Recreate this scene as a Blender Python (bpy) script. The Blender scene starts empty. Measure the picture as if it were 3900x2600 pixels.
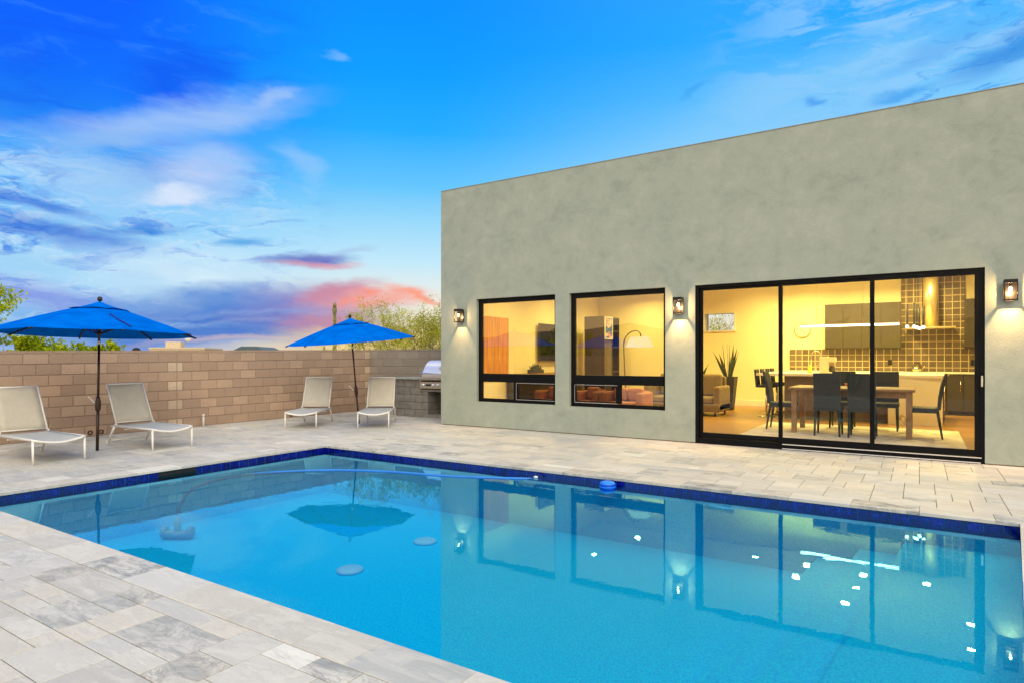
import bpy, bmesh, math, random
from mathutils import Vector, Matrix, noise
random.seed(7)
C = bpy.context.scene.collection
PI = math.pi
rad = math.radians

# ------------------------------------------------------------------ materials
def lin(c):
    return tuple(((v/255.0)/12.92 if v/255.0 <= .04045 else ((v/255.0+.055)/1.055)**2.4) for v in c)

class NT:
    """small wrapper to wire shader nodes"""
    def __init__(s, tree): s.t = tree; s.n = tree.nodes; s.l = tree.links
    def new(s, typ, **kw):
        nd = s.n.new(typ)
        for k, v in kw.items(): setattr(nd, k, v)
        return nd
    def put(s, sock, v):
        if isinstance(v, bpy.types.NodeSocket): s.l.new(v, sock)
        elif v is not None: sock.default_value = v
    def math(s, op, a, b=None, c=None, clamp=False):
        nd = s.new('ShaderNodeMath', operation=op, use_clamp=clamp)
        s.put(nd.inputs[0], a); s.put(nd.inputs[1], b)
        if c is not None: s.put(nd.inputs[2], c)
        return nd.outputs[0]
    def vmath(s, op, a, b=None):
        nd = s.new('ShaderNodeVectorMath', operation=op)
        s.put(nd.inputs[0], a)
        if b is not None: s.put(nd.inputs[3 if op == 'SCALE' else 1], b)
        return nd.outputs['Value'] if op in ('DOT_PRODUCT', 'LENGTH') else nd.outputs[0]
    def mix(s, fac, a, b, mode='MIX'):
        nd = s.new('ShaderNodeMix', data_type='RGBA', blend_type=mode)
        s.put(nd.inputs[0], fac)
        s.put(nd.inputs[6], a if isinstance(a, bpy.types.NodeSocket) else (*a, 1))
        s.put(nd.inputs[7], b if isinstance(b, bpy.types.NodeSocket) else (*b, 1))
        return nd.outputs[2]
    def ramp(s, fac, stops, interp='LINEAR'):
        nd = s.new('ShaderNodeValToRGB'); cr = nd.color_ramp; cr.interpolation = interp
        while len(cr.elements) > 1: cr.elements.remove(cr.elements[-1])
        cr.elements[0].position = stops[0][0]; cr.elements[0].color = (*stops[0][1], 1)
        for p, c in stops[1:]:
            e = cr.elements.new(p); e.color = (*c, 1)
        s.put(nd.inputs[0], fac)
        return nd.outputs[0]
    def frange(s, v, a, b, c=0.0, d=1.0, smooth=False):
        nd = s.new('ShaderNodeMapRange', interpolation_type='SMOOTHSTEP' if smooth else 'LINEAR')
        s.put(nd.inputs[0], v); s.put(nd.inputs[1], a); s.put(nd.inputs[2], b); s.put(nd.inputs[3], c); s.put(nd.inputs[4], d)
        return nd.outputs[0]
    def noise(s, vec, scale, detail=3, rough=.5, dist=0.0, color=False):
        nd = s.new('ShaderNodeTexNoise')
        s.put(nd.inputs['Vector'], vec); nd.inputs['Scale'].default_value = scale
        nd.inputs['Detail'].default_value = detail; nd.inputs['Roughness'].default_value = rough
        nd.inputs['Distortion'].default_value = dist
        return nd.outputs['Color'] if color else nd.outputs['Fac']
    def mapping(s, vec, scale=(1, 1, 1), rot=(0, 0, 0), loc=(0, 0, 0)):
        nd = s.new('ShaderNodeMapping'); s.put(nd.inputs[0], vec)
        nd.inputs[1].default_value = loc; nd.inputs[2].default_value = rot; nd.inputs[3].default_value = scale
        return nd.outputs[0]
    def coord(s, which='Object'):
        return s.new('ShaderNodeTexCoord').outputs[which]

def newmat(name):
    m = bpy.data.materials.new(name); m.use_nodes = True
    t = NT(m.node_tree); t.n.clear()
    out = t.new('ShaderNodeOutputMaterial')
    return m, t, out

def principled(t, out, color, rough=.6, metal=0.0, spec=.5, bump=None, bstr=.3, bdist=.01, **kw):
    p = t.new('ShaderNodeBsdfPrincipled')
    t.put(p.inputs['Base Color'], color if isinstance(color, bpy.types.NodeSocket) else (*color, 1))
    t.put(p.inputs['Roughness'], rough); t.put(p.inputs['Metallic'], metal)
    t.put(p.inputs['Specular IOR Level'], spec)
    for k, v in kw.items(): t.put(p.inputs[k.replace('_', ' ')], v)
    if bump is not None:
        b = t.new('ShaderNodeBump'); b.inputs['Strength'].default_value = bstr; b.inputs['Distance'].default_value = bdist
        t.put(b.inputs['Height'], bump); t.l.new(b.outputs[0], p.inputs['Normal'])
    t.l.new(p.outputs[0], out.inputs[0])
    return p

def simple(name, base, rough=.6, metal=0.0, var=.12, scale=8.0, bump=.15, bscale=60.0, spec=.5):
    m, t, out = newmat(name)
    co = t.coord()
    n = t.noise(co, scale, 4, .6)
    f = t.frange(n, .3, .7, 1-var, 1+var)
    col = t.vmath('SCALE', t.new('ShaderNodeRGB').outputs[0], f)
    col.node.inputs[0].links[0].from_node.outputs[0].default_value = (*base, 1)
    r = t.frange(t.noise(co, scale*2.3, 3), .3, .7, max(0, rough-.08), min(1, rough+.08))
    principled(t, out, col, r, metal, spec, bump=t.noise(co, bscale, 3), bstr=bump, bdist=.002)
    return m

def emit(name, color, strength):
    m, t, out = newmat(name)
    e = t.new('ShaderNodeEmission'); e.inputs[0].default_value = (*color, 1); e.inputs[1].default_value = strength
    t.l.new(e.outputs[0], out.inputs[0]); return m

M = {}
# stucco
m, t, out = newmat('stucco'); co = t.coord()
n1 = t.noise(t.mapping(co, (1, 1, 1.2)), 1.2, 9, .66, .5)
n2 = t.noise(co, 4.2, 11, .74, .4)
nsum = t.math('ADD', t.math('MULTIPLY', n1, .5), t.math('MULTIPLY', n2, .5))
col = t.ramp(nsum, [(.37, (.30, .33, .27)), (.47, (.35, .385, .31)), (.53, (.375, .405, .325)), (.63, (.43, .45, .37))])
g = t.noise(co, 160, 2, .7)
col = t.mix(t.frange(g, .35, .65, 0, .25), col, (.24, .26, .20))
bm_ = t.math('ADD', t.math('MULTIPLY', g, .5), t.noise(co, 45, 4, .7))
principled(t, out, col, .92, 0, .2, bump=bm_, bstr=.55, bdist=.008)
M['stucco'] = m
# travertine (per tile colour attribute)
def travertine(name):
    m, t, out = newmat(name); co = t.coord()
    at = t.new('ShaderNodeAttribute', attribute_name='tone'); sp = t.new('ShaderNodeSeparateColor')
    t.l.new(at.outputs['Color'], sp.inputs[0])
    r_, g_, b_ = sp.outputs
    off = t.new('ShaderNodeCombineXYZ'); t.put(off.inputs[0], t.math('MULTIPLY', r_, 37.)); t.put(off.inputs[1], t.math('MULTIPLY', b_, 61.)); t.put(off.inputs[2], t.math('MULTIPLY', g_, 23.))
    v = t.vmath('ADD', co, off.outputs[0])
    vs = t.mapping(v, (1.1, 4.2, 1))
    vein = t.noise(vs, 1.9, 9, .66, 1.0)
    fine = t.noise(v, 26, 5, .75, .5)
    swirl = t.noise(t.mapping(v, (1.0, 2.4, 1)), 2.6, 10, .72, 1.1)
    base = t.ramp(r_, [(0, (.62, .56, .45)), (.25, (.48, .46, .40)), (.5, (.64, .60, .51)), (.75, (.42, .42, .39)), (1, (.80, .76, .66))])
    light = t.mix(t.frange(vein, .40, .70, 0, .7), base, (.72, .68, .58))
    # dark blue-grey clouding; strength by tile
    dk = t.math('MULTIPLY', t.frange(swirl, .40, .68, 0, 1, True), t.frange(g_, .3, 1, .10, 1.0), clamp=True)
    col = t.mix(dk, light, (.19, .205, .20))
    warm = t.math('MULTIPLY', t.frange(t.noise(v, 1.7, 3), .5, .72), t.frange(b_, .5, 1, .05, .6), clamp=True)
    col = t.mix(warm, col, (.52, .41, .30))
    vn = t.math('MULTIPLY', t.frange(t.math('ABSOLUTE', t.math('SUBTRACT', vein, .5)), 0, .02, 1, 0), t.frange(g_, .2, .9, .25, .9), clamp=True)
    col = t.mix(vn, col, (.30, .29, .26))
    pit = t.frange(t.noise(t.mapping(v, (1, 2.5, 1)), 70, 2, .6), .66, .74)
    col = t.mix(t.math('MULTIPLY', pit, .5), col, (.33, .29, .24))
    col = t.mix(t.frange(fine, .35, .7, .12, 0), col, (.3, .3, .28))
    h = t.math('SUBTRACT', t.math('MULTIPLY', fine, .4), pit)
    principled(t, out, col, t.frange(fine, .3, .7, .45, .75), 0, .35, bump=h, bstr=.35, bdist=.003)
    return m
M['travertine'] = travertine('travertine')
M['grout'] = simple('grout', (.12, .10, .075), .95, var=.3, scale=12)
def block_mat(name, stops, spk, tint):
    m, t, out = newmat(name); co = t.coord()
    at = t.new('ShaderNodeAttribute', attribute_name='tone'); sp = t.new('ShaderNodeSeparateColor'); t.l.new(at.outputs['Color'], sp.inputs[0])
    base = t.ramp(sp.outputs[0], stops)
    gr = t.noise(co, 130, 3, .75); big = t.noise(t.mapping(co, (1, 1, 2)), .7, 4, .6)
    col = t.mix(t.frange(gr, .38, .62, .6, 0), base, spk)
    col = t.mix(t.frange(big, .42, .62, .0, .4), col, tint)
    principled(t, out, col, .95, 0, .15, bump=t.math('ADD', gr, t.noise(co, 40, 4, .8)), bstr=.6, bdist=.01)
    return m
M['block'] = block_mat('concrete_block', [(0, (.50, .345, .235)), (.5, (.66, .455, .305)), (.85, (.76, .53, .35)), (1, (.86, .68, .46))], (.26, .175, .115), (.38, .27, .20))
M['block_rear'] = block_mat('rear_wall_block', [(0, (.34, .28, .215)), (.5, (.40, .34, .265)), (.85, (.45, .38, .30)), (1, (.50, .43, .33))], (.17, .145, .115), (.27, .235, .195))  # darker, greyer set of block colours for the rear wall
M['mortar'] = simple('mortar', (.34, .25, .18), .95, var=.2, scale=20, bump=.4)
M['block_grey'] = simple('counter_block', (.27, .245, .20), .95, var=.25, scale=5, bump=.8, bscale=90)
# pool plaster
m, t, out = newmat('pool_plaster'); co = t.coord()
p1 = t.noise(co, 62, 3, .9); p2 = t.noise(co, .8, 3)
col = t.mix(t.frange(p1, .35, .65), (.0, .33, .97), (.0, .82, 1.0))
col = t.mix(t.frange(p2, .4, .6, 0, .25), col, (.0, .55, 1.0))
principled(t, out, col, .8, 0, .1, bump=p1, bstr=.2)
M['plaster'] = m
# cobalt glass tile
m, t, out = newmat('cobalt_tile'); co = t.coord()
at = t.new('ShaderNodeAttribute', attribute_name='tone'); sp = t.new('ShaderNodeSeparateColor'); t.l.new(at.outputs['Color'], sp.inputs[0])
sw = t.noise(t.vmath('ADD', co, at.outputs['Color']), 26, 4, .6, 2.0)
col = t.mix(t.frange(sw, .44, .66), (.0, .0, .07), (.008, .014, .60))
col = t.mix(t.frange(sp.outputs[0], 0, 1, 0, .55), col, (.0, .0, .12))
principled(t, out, col, .12, 0, .6, bump=t.noise(co, 30, 2), bstr=.15)
M['cobalt'] = m
M['tile_grout'] = simple('tile_grout', (.05, .07, .2), .8)
# water
m, t, out = newmat('water'); co = t.coord()
tr = t.new('ShaderNodeBsdfTransparent'); tr.inputs[0].default_value = (.95, 1, 1, 1)
gl = t.new('ShaderNodeBsdfGlossy'); gl.inputs['Roughness'].default_value = .0; gl.inputs[0].default_value = (.30, .82, 1, 1)
fr = t.new('ShaderNodeFresnel'); fr.inputs[0].default_value = 1.36
b = t.new('ShaderNodeBump'); b.inputs['Strength'].default_value = 1.0; b.inputs['Distance'].default_value = .0006
hh = t.math('ADD', t.noise(t.mapping(co, (1, 1, 1), (0, 0, .5)), 3.2, 3, .45, .6), t.math('MULTIPLY', t.noise(co, 13, 2, .5), .10))
t.put(b.inputs['Height'], hh); t.l.new(b.outputs[0], gl.inputs['Normal']); t.l.new(b.outputs[0], fr.inputs['Normal'])
mx = t.new('ShaderNodeMixShader'); t.put(mx.inputs[0], t.math('MULTIPLY', fr.outputs[0], 1.5, clamp=True)); t.l.new(tr.outputs[0], mx.inputs[1]); t.l.new(gl.outputs[0], mx.inputs[2])
t.l.new(mx.outputs[0], out.inputs[0]); M['water'] = m
# glass
def glassmat(name, tint, ior, rough=0.0):
    m, t, out = newmat(name)
    tr = t.new('ShaderNodeBsdfTransparent'); tr.inputs[0].default_value = (*tint, 1)
    gl = t.new('ShaderNodeBsdfGlossy'); gl.inputs['Roughness'].default_value = rough
    fr = t.new('ShaderNodeFresnel'); fr.inputs[0].default_value = ior
    co = t.coord(); b = t.new('ShaderNodeBump'); b.inputs['Strength'].default_value = .1; b.inputs['Distance'].default_value = .0004
    t.put(b.inputs['Height'], t.noise(co, 1.3, 1)); t.l.new(b.outputs[0], gl.inputs['Normal'])
    mx = t.new('ShaderNodeMixShader'); t.put(mx.inputs[0], t.math('MULTIPLY', fr.outputs[0], t.math('SUBTRACT', 1.0, t.new('ShaderNodeNewGeometry').outputs['Backfacing']))); t.l.new(tr.outputs[0], mx.inputs[1]); t.l.new(gl.outputs[0], mx.inputs[2])
    t.l.new(mx.outputs[0], out.inputs[0]); return m
M['glass'] = glassmat('window_glass', (.98, .99, .97), 2.1)
M['door_glass'] = glassmat('door_glass', (.99, .99, .98), 1.5)
M['lantern_glass'] = glassmat('lantern_glass', (.97, .97, .97), 1.45)
M['screen'] = glassmat('screened_glass', (.52, .50, .50), 1.4)
M['black_metal'] = simple('black_aluminium', (.004, .0045, .005), .5, var=.2, bump=.03, spec=.12)
M['lantern_black'] = simple('lantern_black', (.012, .010, .010), .4, spec=.3)
M['bulb'] = emit('bulb_glow', (1, .70, .34), 26)
M['led'] = emit('led_bar', (1, .88, .55), 9)
M['downlight'] = emit('downlight', (1, .86, .58), 34)
M['shade'] = emit('lamp_shade_glow', (1, .80, .38), 1.15)
M['bronze'] = simple('bronze_pole', (.050, .028, .020), .4, .6, var=.2)
M['white_metal'] = simple('white_powder_coat', (.85, .82, .74), .4, var=.04)
M['sling'] = simple('sling_fabric', (.54, .53, .47), .85, var=.05, bump=.5, bscale=400)
M['back_sling'] = simple('backrest_sling', (.60, .54, .41), .85, var=.05, bump=.5, bscale=400)
M['steel'] = simple('stainless_steel', (.85, .85, .86), .36, .85, var=.05, scale=3, bump=.03)
M['steel_panel'] = simple('brushed_steel', (.62, .57, .47), .38, .8, var=.08, bump=.05)
M['granite'] = simple('granite', (.42, .45, .42), .25, var=.55, scale=45, bump=.05)
M['dark'] = simple('dark_void', (.012, .012, .011), .8)
M['white_plastic'] = simple('white_plastic', (.75, .72, .66), .5, var=.05)
M['pool_blue'] = simple('pool_float_blue', (.0, .22, .85), .4, var=.1)
M['pool_dark_blue'] = simple('pool_float_dark_blue', (.0, .045, .62), .4, var=.1)
M['hose'] = simple('hose_blue', (.015, .20, .62), .5, var=.1)
M['drain'] = simple('drain_cover', (.22, .62, .80), .5, var=.05)
M['vac'] = simple('vacuum_grey_blue', (.12, .30, .46), .5, var=.1)
# canopy fabric
m, t, out = newmat('canopy_fabric'); co = t.coord()
d1 = t.new('ShaderNodeBsdfDiffuse'); tl = t.new('ShaderNodeBsdfTranslucent'); mx = t.new('ShaderNodeMixShader'); mx.inputs[0].default_value = .05
col = t.mix(t.frange(t.noise(co, 3.5, 4), .35, .65), (.0, .115, .56), (.0, .155, .68))
t.l.new(col, d1.inputs[0]); t.l.new(col, tl.inputs[0])
b = t.new('ShaderNodeBump'); b.inputs['Strength'].default_value = .3; b.inputs['Distance'].default_value = .004
t.put(b.inputs['Height'], t.noise(co, 9, 4)); t.l.new(b.outputs[0], d1.inputs['Normal'])
t.l.new(d1.outputs[0], mx.inputs[1]); t.l.new(tl.outputs[0], mx.inputs[2]); t.l.new(mx.outputs[0], out.inputs[0])
M['canopy'] = m
# interior
M['int_wall'] = simple('interior_plaster', (.82, .72, .42), .9, var=.03, scale=1.2, bump=.05)
M['ceiling'] = simple('ceiling_paint', (.75, .68, .5), .9, var=.02)
m, t, out = newmat('oak_floor'); co = t.coord()
br = t.new('ShaderNodeTexBrick'); t.put(br.inputs['Vector'], t.mapping(co, (1, 1, 1)))
br.inputs['Scale'].default_value = 1; br.inputs['Brick Width'].default_value = 1.4; br.inputs['Row Height'].default_value = .16; br.inputs['Mortar Size'].default_value = .003
br.inputs['Color1'].default_value = (.26, .125, .03, 1); br.inputs['Color2'].default_value = (.38, .20, .055, 1); br.inputs['Mortar'].default_value = (.1, .06, .03, 1)
gn = t.noise(t.mapping(co, (2, 22, 1)), 2, 5, .6)
col = t.mix(t.frange(gn, .35, .65, 0, .45), br.outputs[0], (.30, .17, .07))
principled(t, out, col, .35, 0, .4); M['oak'] = m
m, t, out = newmat('rug_wool'); co = t.coord()
nn = t.noise(co, 2.6, 6, .65, .8)
col = t.ramp(nn, [(.35, (.42, .36, .28)), (.5, (.60, .53, .42)), (.65, (.68, .62, .50))])
principled(t, out, col, .95, 0, .1, bump=t.noise(co, 200, 2), bstr=.5); M['rug'] = m
M['walnut'] = simple('walnut_table', (.28, .15, .055), .35, var=.25, scale=6)
M['black_leather'] = simple('dark_leather', (.008, .014, .014), .6, var=.15)
M['brown_leather'] = simple('brown_leather', (.17, .10, .04), .5, var=.2)
M['tan_fabric'] = simple('tan_sofa_fabric', (.20, .135, .055), .85, var=.1)
M['orange_fabric'] = simple('orange_fabric', (.56, .22, .08), .85, var=.1)
M['taupe'] = simple('taupe_cabinet', (.048, .036, .021), .55, var=.05)
M['grey_panel'] = simple('island_panel', (.16, .125, .085), .6, var=.06)
M['quartz'] = simple('quartz', (.80, .74, .60), .25, var=.03, scale=2)
m, t, out = newmat('veined_quartz'); co = t.coord()
nv = t.noise(t.mapping(co, (1.0, 1, .55), (0, .5, 0)), 1.25, 3, .5, .6)
vv = t.frange(t.math('ABSOLUTE', t.math('SUBTRACT', nv, .5)), 0, .012, .75, 0)
col = t.mix(vv, (.80, .72, .54), (.33, .22, .09))
principled(t, out, col, .25); M['veined'] = m
m, t, out = newmat('square_wall_tile'); co = t.coord()
br = t.new('ShaderNodeTexBrick', offset=0.0, squash=1.0); t.put(br.inputs['Vector'], t.mapping(co, (1, 1, 1), (PI/2, 0, 0)))
br.inputs['Scale'].default_value = 1; br.inputs['Brick Width'].default_value = .165; br.inputs['Row Height'].default_value = .165; br.inputs['Mortar Size'].default_value = .009; br.inputs['Mortar Smooth'].default_value = .1
br.inputs['Color1'].default_value = (.12, .085, .052, 1); br.inputs['Color2'].default_value = (.175, .13, .08, 1); br.inputs['Mortar'].default_value = (.62, .47, .22, 1)
principled(t, out, br.outputs[0], .3, 0, .5, bump=t.math('SUBTRACT', 1, br.outputs['Fac']), bstr=.3); M['wall_tile'] = m
M['brass'] = simple('brushed_hood_steel', (.78, .64, .36), .32, .85, var=.01, scale=.3, bump=0)
M['chrome'] = simple('chrome', (.8, .72, .5), .15, 1.0, var=.03)
M['leaf_dark'] = simple('snake_plant_leaf', (.055, .075, .03), .5, var=.5, scale=14)
M['charcoal'] = simple('charcoal_planter', (.035, .03, .025), .55)
M['clock_face'] = simple('clock_face', (.72, .64, .44), .6, var=.03)
M['yellow_soap'] = simple('yellow_soap', (.75, .62, .03), .2, var=.05)
M['orange_bowl'] = simple('orange_bowl', (.7, .22, .04), .4)
M['beige_plastic'] = simple('beige_appliance', (.62, .54, .38), .5, var=.04)
M['tv'] = simple('tv_screen', (.012, .013, .016), .08, spec=.6, bump=0)
M['orange_wood'] = None
m, t, out = newmat('orange_wood_grain'); co = t.coord()
gn = t.noise(t.mapping(co, (16, 16, .6)), 2.2, 6, .65)
col = t.ramp(gn, [(.32, (.36, .11, .012)), (.5, (.62, .24, .03)), (.68, (.78, .38, .06))])
principled(t, out, col, .4); M['orange_wood'] = m
m, t, out = newmat('dark_slats'); co = t.coord()
wv = t.new('ShaderNodeTexWave'); t.put(wv.inputs[0], co); wv.inputs['Scale'].default_value = 5.0
col = t.mix(wv.outputs['Fac'], (.018, .010, .005), (.055, .03, .014)); principled(t, out, col, .5); M['dark_slats'] = m
m, t, out = newmat('picture_print'); co = t.coord('Generated')
nn = t.noise(t.mapping(co, (1.5, 1, 2.5)), 1.6, 3, .5, .4)
col = t.ramp(nn, [(.38, (.02, .11, .5)), (.48, (.05, .2, .6)), (.53, (.8, .25, .3)), (.62, (.75, .6, .55))]); principled(t, out, col, .3); M['print'] = m
m, t, out = newmat('yellow_canvas'); co = t.coord()
col = t.mix(t.noise(co, 2.0, 4), (.72, .50, .12), (.80, .60, .20)); principled(t, out, col, .8); M['canvas'] = m
# outside
m, t, out = newmat('desert_ground'); co = t.coord()
nn = t.noise(co, .35, 6, .6)
col = t.ramp(nn, [(.35, (.30, .22, .15)), (.55, (.38, .29, .2)), (.7, (.20, .19, .10))]); principled(t, out, col, .95, 0, .1, bump=t.noise(co, 3, 5), bstr=.4, bdist=.1); M['ground'] = m
m, t, out = newmat('desert_hill'); co = t.coord()
nn = t.noise(t.mapping(co, (1, 1, 2)), .015, 8, .65)
col = t.ramp(nn, [(.35, (.16, .13, .11)), (.55, (.25, .20, .15)), (.7, (.12, .13, .08))]); principled(t, out, col, .95, 0, .1); M['hill'] = m
def leafmat(name, a, bcol, trans=.35):
    m, t, out = newmat(name)
    at = t.new('ShaderNodeAttribute', attribute_name='tone')
    sp = t.new('ShaderNodeSeparateColor'); t.l.new(at.outputs['Color'], sp.inputs[0])
    col = t.mix(sp.outputs[0], a, bcol)
    d = t.new('ShaderNodeBsdfDiffuse'); tl = t.new('ShaderNodeBsdfTranslucent'); mx = t.new('ShaderNodeMixShader'); mx.inputs[0].default_value = trans
    t.l.new(col, d.inputs[0]); t.l.new(col, tl.inputs[0]); t.l.new(d.outputs[0], mx.inputs[1]); t.l.new(tl.outputs[0], mx.inputs[2]); t.l.new(mx.outputs[0], out.inputs[0]); return m
M['leaf_olive'] = leafmat('palo_verde_leaf', (.40, .40, .03), (.85, .80, .10))
M['leaf_yellow'] = leafmat('yellow_green_leaf', (.28, .36, .012), (.74, .78, .03))
M['bark_green'] = simple('palo_verde_bark', (.20, .19, .07), .8, var=.3)
M['cactus'] = simple('saguaro_skin', (.20, .19, .06), .8, var=.25)
M['cream_stucco'] = simple('cream_stucco', (.62, .50, .32), .9)
M['grey_roof'] = simple('grey_roof', (.08, .12, .13), .8)

# ------------------------------------------------------------------ mesh builder
class MB:
    def __init__(s): s.bm = bmesh.new(); s.col = s.bm.loops.layers.color.new('tone')
    def paint(s, faces, c):
        for f in faces:
            for l in f.loops: l[s.col] = (*c, 1)
    def hexa(s, p, c=None, mi=0):
        v = [s.bm.verts.new(q) for q in p]
        fs = [s.bm.faces.new([v[i] for i in q]) for q in ((3, 2, 1, 0), (4, 5, 6, 7), (0, 1, 5, 4), (1, 2, 6, 5), (2, 3, 7, 6), (3, 0, 4, 7))]
        if c: s.paint(fs, c)
        for f in fs: f.material_index = mi
        return v, fs
    def box(s, x0, x1, y0, y1, z0, z1, bev=0.0, rot=None, c=None, seg=2):
        v, fs = s.hexa([(x0, y0, z0), (x1, y0, z0), (x1, y1, z0), (x0, y1, z0), (x0, y0, z1), (x1, y0, z1), (x1, y1, z1), (x0, y1, z1)], c)
        if bev > 0:
            es = list({e for f in fs for e in f.edges})
            r = bmesh.ops.bevel(s.bm, geom=es, offset=bev, segments=seg, profile=.5, affect='EDGES')
            v = list({q for f in r['faces'] for q in f.verts} | {q for q in v if q.is_valid})
        if rot: bmesh.ops.transform(s.bm, matrix=rot, verts=v)
        return v
    def tube(s, path, r, n=8, cap=True, flat=1.0, up=None):
        path = [Vector(p) for p in path]; rs = r if isinstance(r, (list, tuple)) else [r]*len(path)
        rings = []; prev = None
        for i, p in enumerate(path):
            a = path[max(0, i-1)]; b_ = path[min(len(path)-1, i+1)]
            d = (b_-a).normalized()
            if prev is None:
                ref = Vector(up) if up else (Vector((0, 0, 1)) if abs(d.z) < .9 else Vector((1, 0, 0)))
                u = (ref - d*ref.dot(d)).normalized()
            else: u = (prev - d*prev.dot(d)).normalized()
            prev = u; w = d.cross(u)
            rings.append([s.bm.verts.new(p + u*rs[i]*math.cos(2*PI*k/n) + w*rs[i]*flat*math.sin(2*PI*k/n)) for k in range(n)])
        fs = []
        for a, b_ in zip(rings, rings[1:]):
            for k in range(n): fs.append(s.bm.faces.new((a[k], a[(k+1) % n], b_[(k+1) % n], b_[k])))
        if cap and n > 2:
            fs.append(s.bm.faces.new(rings[0][::-1])); fs.append(s.bm.faces.new(rings[-1]))
        for f in fs: f.smooth = True
        return fs
    def lathe(s, prof, cx=0, cy=0, cz=0, n=20, mat=None):
        rings = []
        for r, z in prof:
            rings.append([s.bm.verts.new((cx+r*math.cos(2*PI*k/n), cy+r*math.sin(2*PI*k/n), cz+z)) for k in range(n)])
        vs = [v for q in rings for v in q]
        for a, b_ in zip(rings, rings[1:]):
            for k in range(n):
                f = s.bm.faces.new((a[k], a[(k+1) % n], b_[(k+1) % n], b_[k])); f.smooth = True
        s.bm.faces.new(rings[0][::-1]); s.bm.faces.new(rings[-1])
        if mat: bmesh.ops.transform(s.bm, matrix=mat, verts=vs)
        return vs
    def prism(s, poly, axis, a, b_):
        """poly of (u,v) extruded along axis 'x','y' or 'z' from a to b_"""
        def P(u, v, w): return {'x': (w, u, v), 'y': (u, w, v), 'z': (u, v, w)}[axis]
        A = [s.bm.verts.new(P(u, v, a)) for u, v in poly]; B = [s.bm.verts.new(P(u, v, b_)) for u, v in poly]
        fs = [s.bm.faces.new(A[::-1]), s.bm.faces.new(B)]
        n = len(poly)
        for i in range(n): fs.append(s.bm.faces.new((A[i], A[(i+1) % n], B[(i+1) % n], B[i])))
        return A+B
    def quad(s, p, c=None):
        f = s.bm.faces.new([s.bm.verts.new(q) for q in p])
        if c: s.paint([f], c)
        return f
    def build(s, name, mat, parent=None, fix=True):
        if fix: bmesh.ops.recalc_face_normals(s.bm, faces=s.bm.faces[:])
        me = bpy.data.meshes.new(name); s.bm.to_mesh(me); s.bm.free()
        for q in (mat if isinstance(mat, (list, tuple)) else [mat]): me.materials.append(q)
        o = bpy.data.objects.new(name, me); C.objects.link(o)
        if parent: o.parent = parent
        return o

def tag(o, label, cat, group=None, kind=None):
    if label: o['label'] = label
    if cat: o['category'] = cat
    if group: o['group'] = group
    if kind: o['kind'] = kind
    return o
def thing(name, label, cat, loc=(0, 0, 0), rotz=0, group=None, kind=None):
    o = bpy.data.objects.new(name, None); C.objects.link(o); o.empty_display_size = .2
    o.location = loc; o.rotation_euler = (0, 0, rotz)
    return tag(o, label, cat, group, kind)
KIDS = {}
def dup(root, loc, rotz=None, label=None):
    def cp(o, par):
        c = o.copy(); C.objects.link(c)
        if par is not None: c.parent = par
        for ch in o.children: cp(ch, c)
        return c
    r = cp(root, None); r.location = loc
    if rotz is not None: r.rotation_euler[2] = rotz
    if label: r['label'] = label
    return r
def struct(o, label=None):
    o['kind'] = 'structure'
    if label: o['label'] = label
    return o
def Rz(a): return Matrix.Rotation(a, 4, 'Z')
def T(x, y, z): return Matrix.Translation((x, y, z))

# ------------------------------------------------------------------ terrain
b = MB()      # one sheet with an opening for the pool
gx, gy, gz = (-3000, -9.3, 1.2, 3000), (-3000, 2.2, 7.8, 3000), -.35
for i in range(3):
    for j in range(3):
        if i == 1 and j == 1: continue
        b.quad([(gx[i], gy[j], gz), (gx[i+1], gy[j], gz), (gx[i+1], gy[j+1], gz), (gx[i], gy[j+1], gz)])
bmesh.ops.remove_doubles(b.bm, verts=b.bm.verts[:], dist=.001)
struct(b.build('ground', M['ground']), 'sandy desert ground stretching past the block wall')
# hills behind the camera (they show in the window panes)
b = MB(); n = 90
prev = None
for i in range(n+1):
    a = rad(178 + 200*i/n)      # from west round by south to east
    r0 = 520; h = 16 + 34*max(0, noise.noise(Vector((i*.11, 3.3, 0)))+.35) + 5*noise.noise(Vector((i*.6, 1, 0)))
    cur = []
    for k, (dr, hz) in enumerate(((0, -2), (50, .45), (110, .85), (170, 1.0), (300, .4), (420, -.1))):
        w = 1 + .15*noise.noise(Vector((i*.5, k*1.7, 5)))
        cur.append(b.bm.verts.new(((r0+dr)*math.cos(a), (r0+dr)*math.sin(a), h*hz*w if hz > 0 else -3)))
    if prev:
        for k in range(5):
            f = b.bm.faces.new((prev[k], cur[k], cur[k+1], prev[k+1])); f.smooth = True
    prev = cur
struct(b.build('hills', M['hill']), 'low desert hills beyond the yard, mirrored in the panes')

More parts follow.
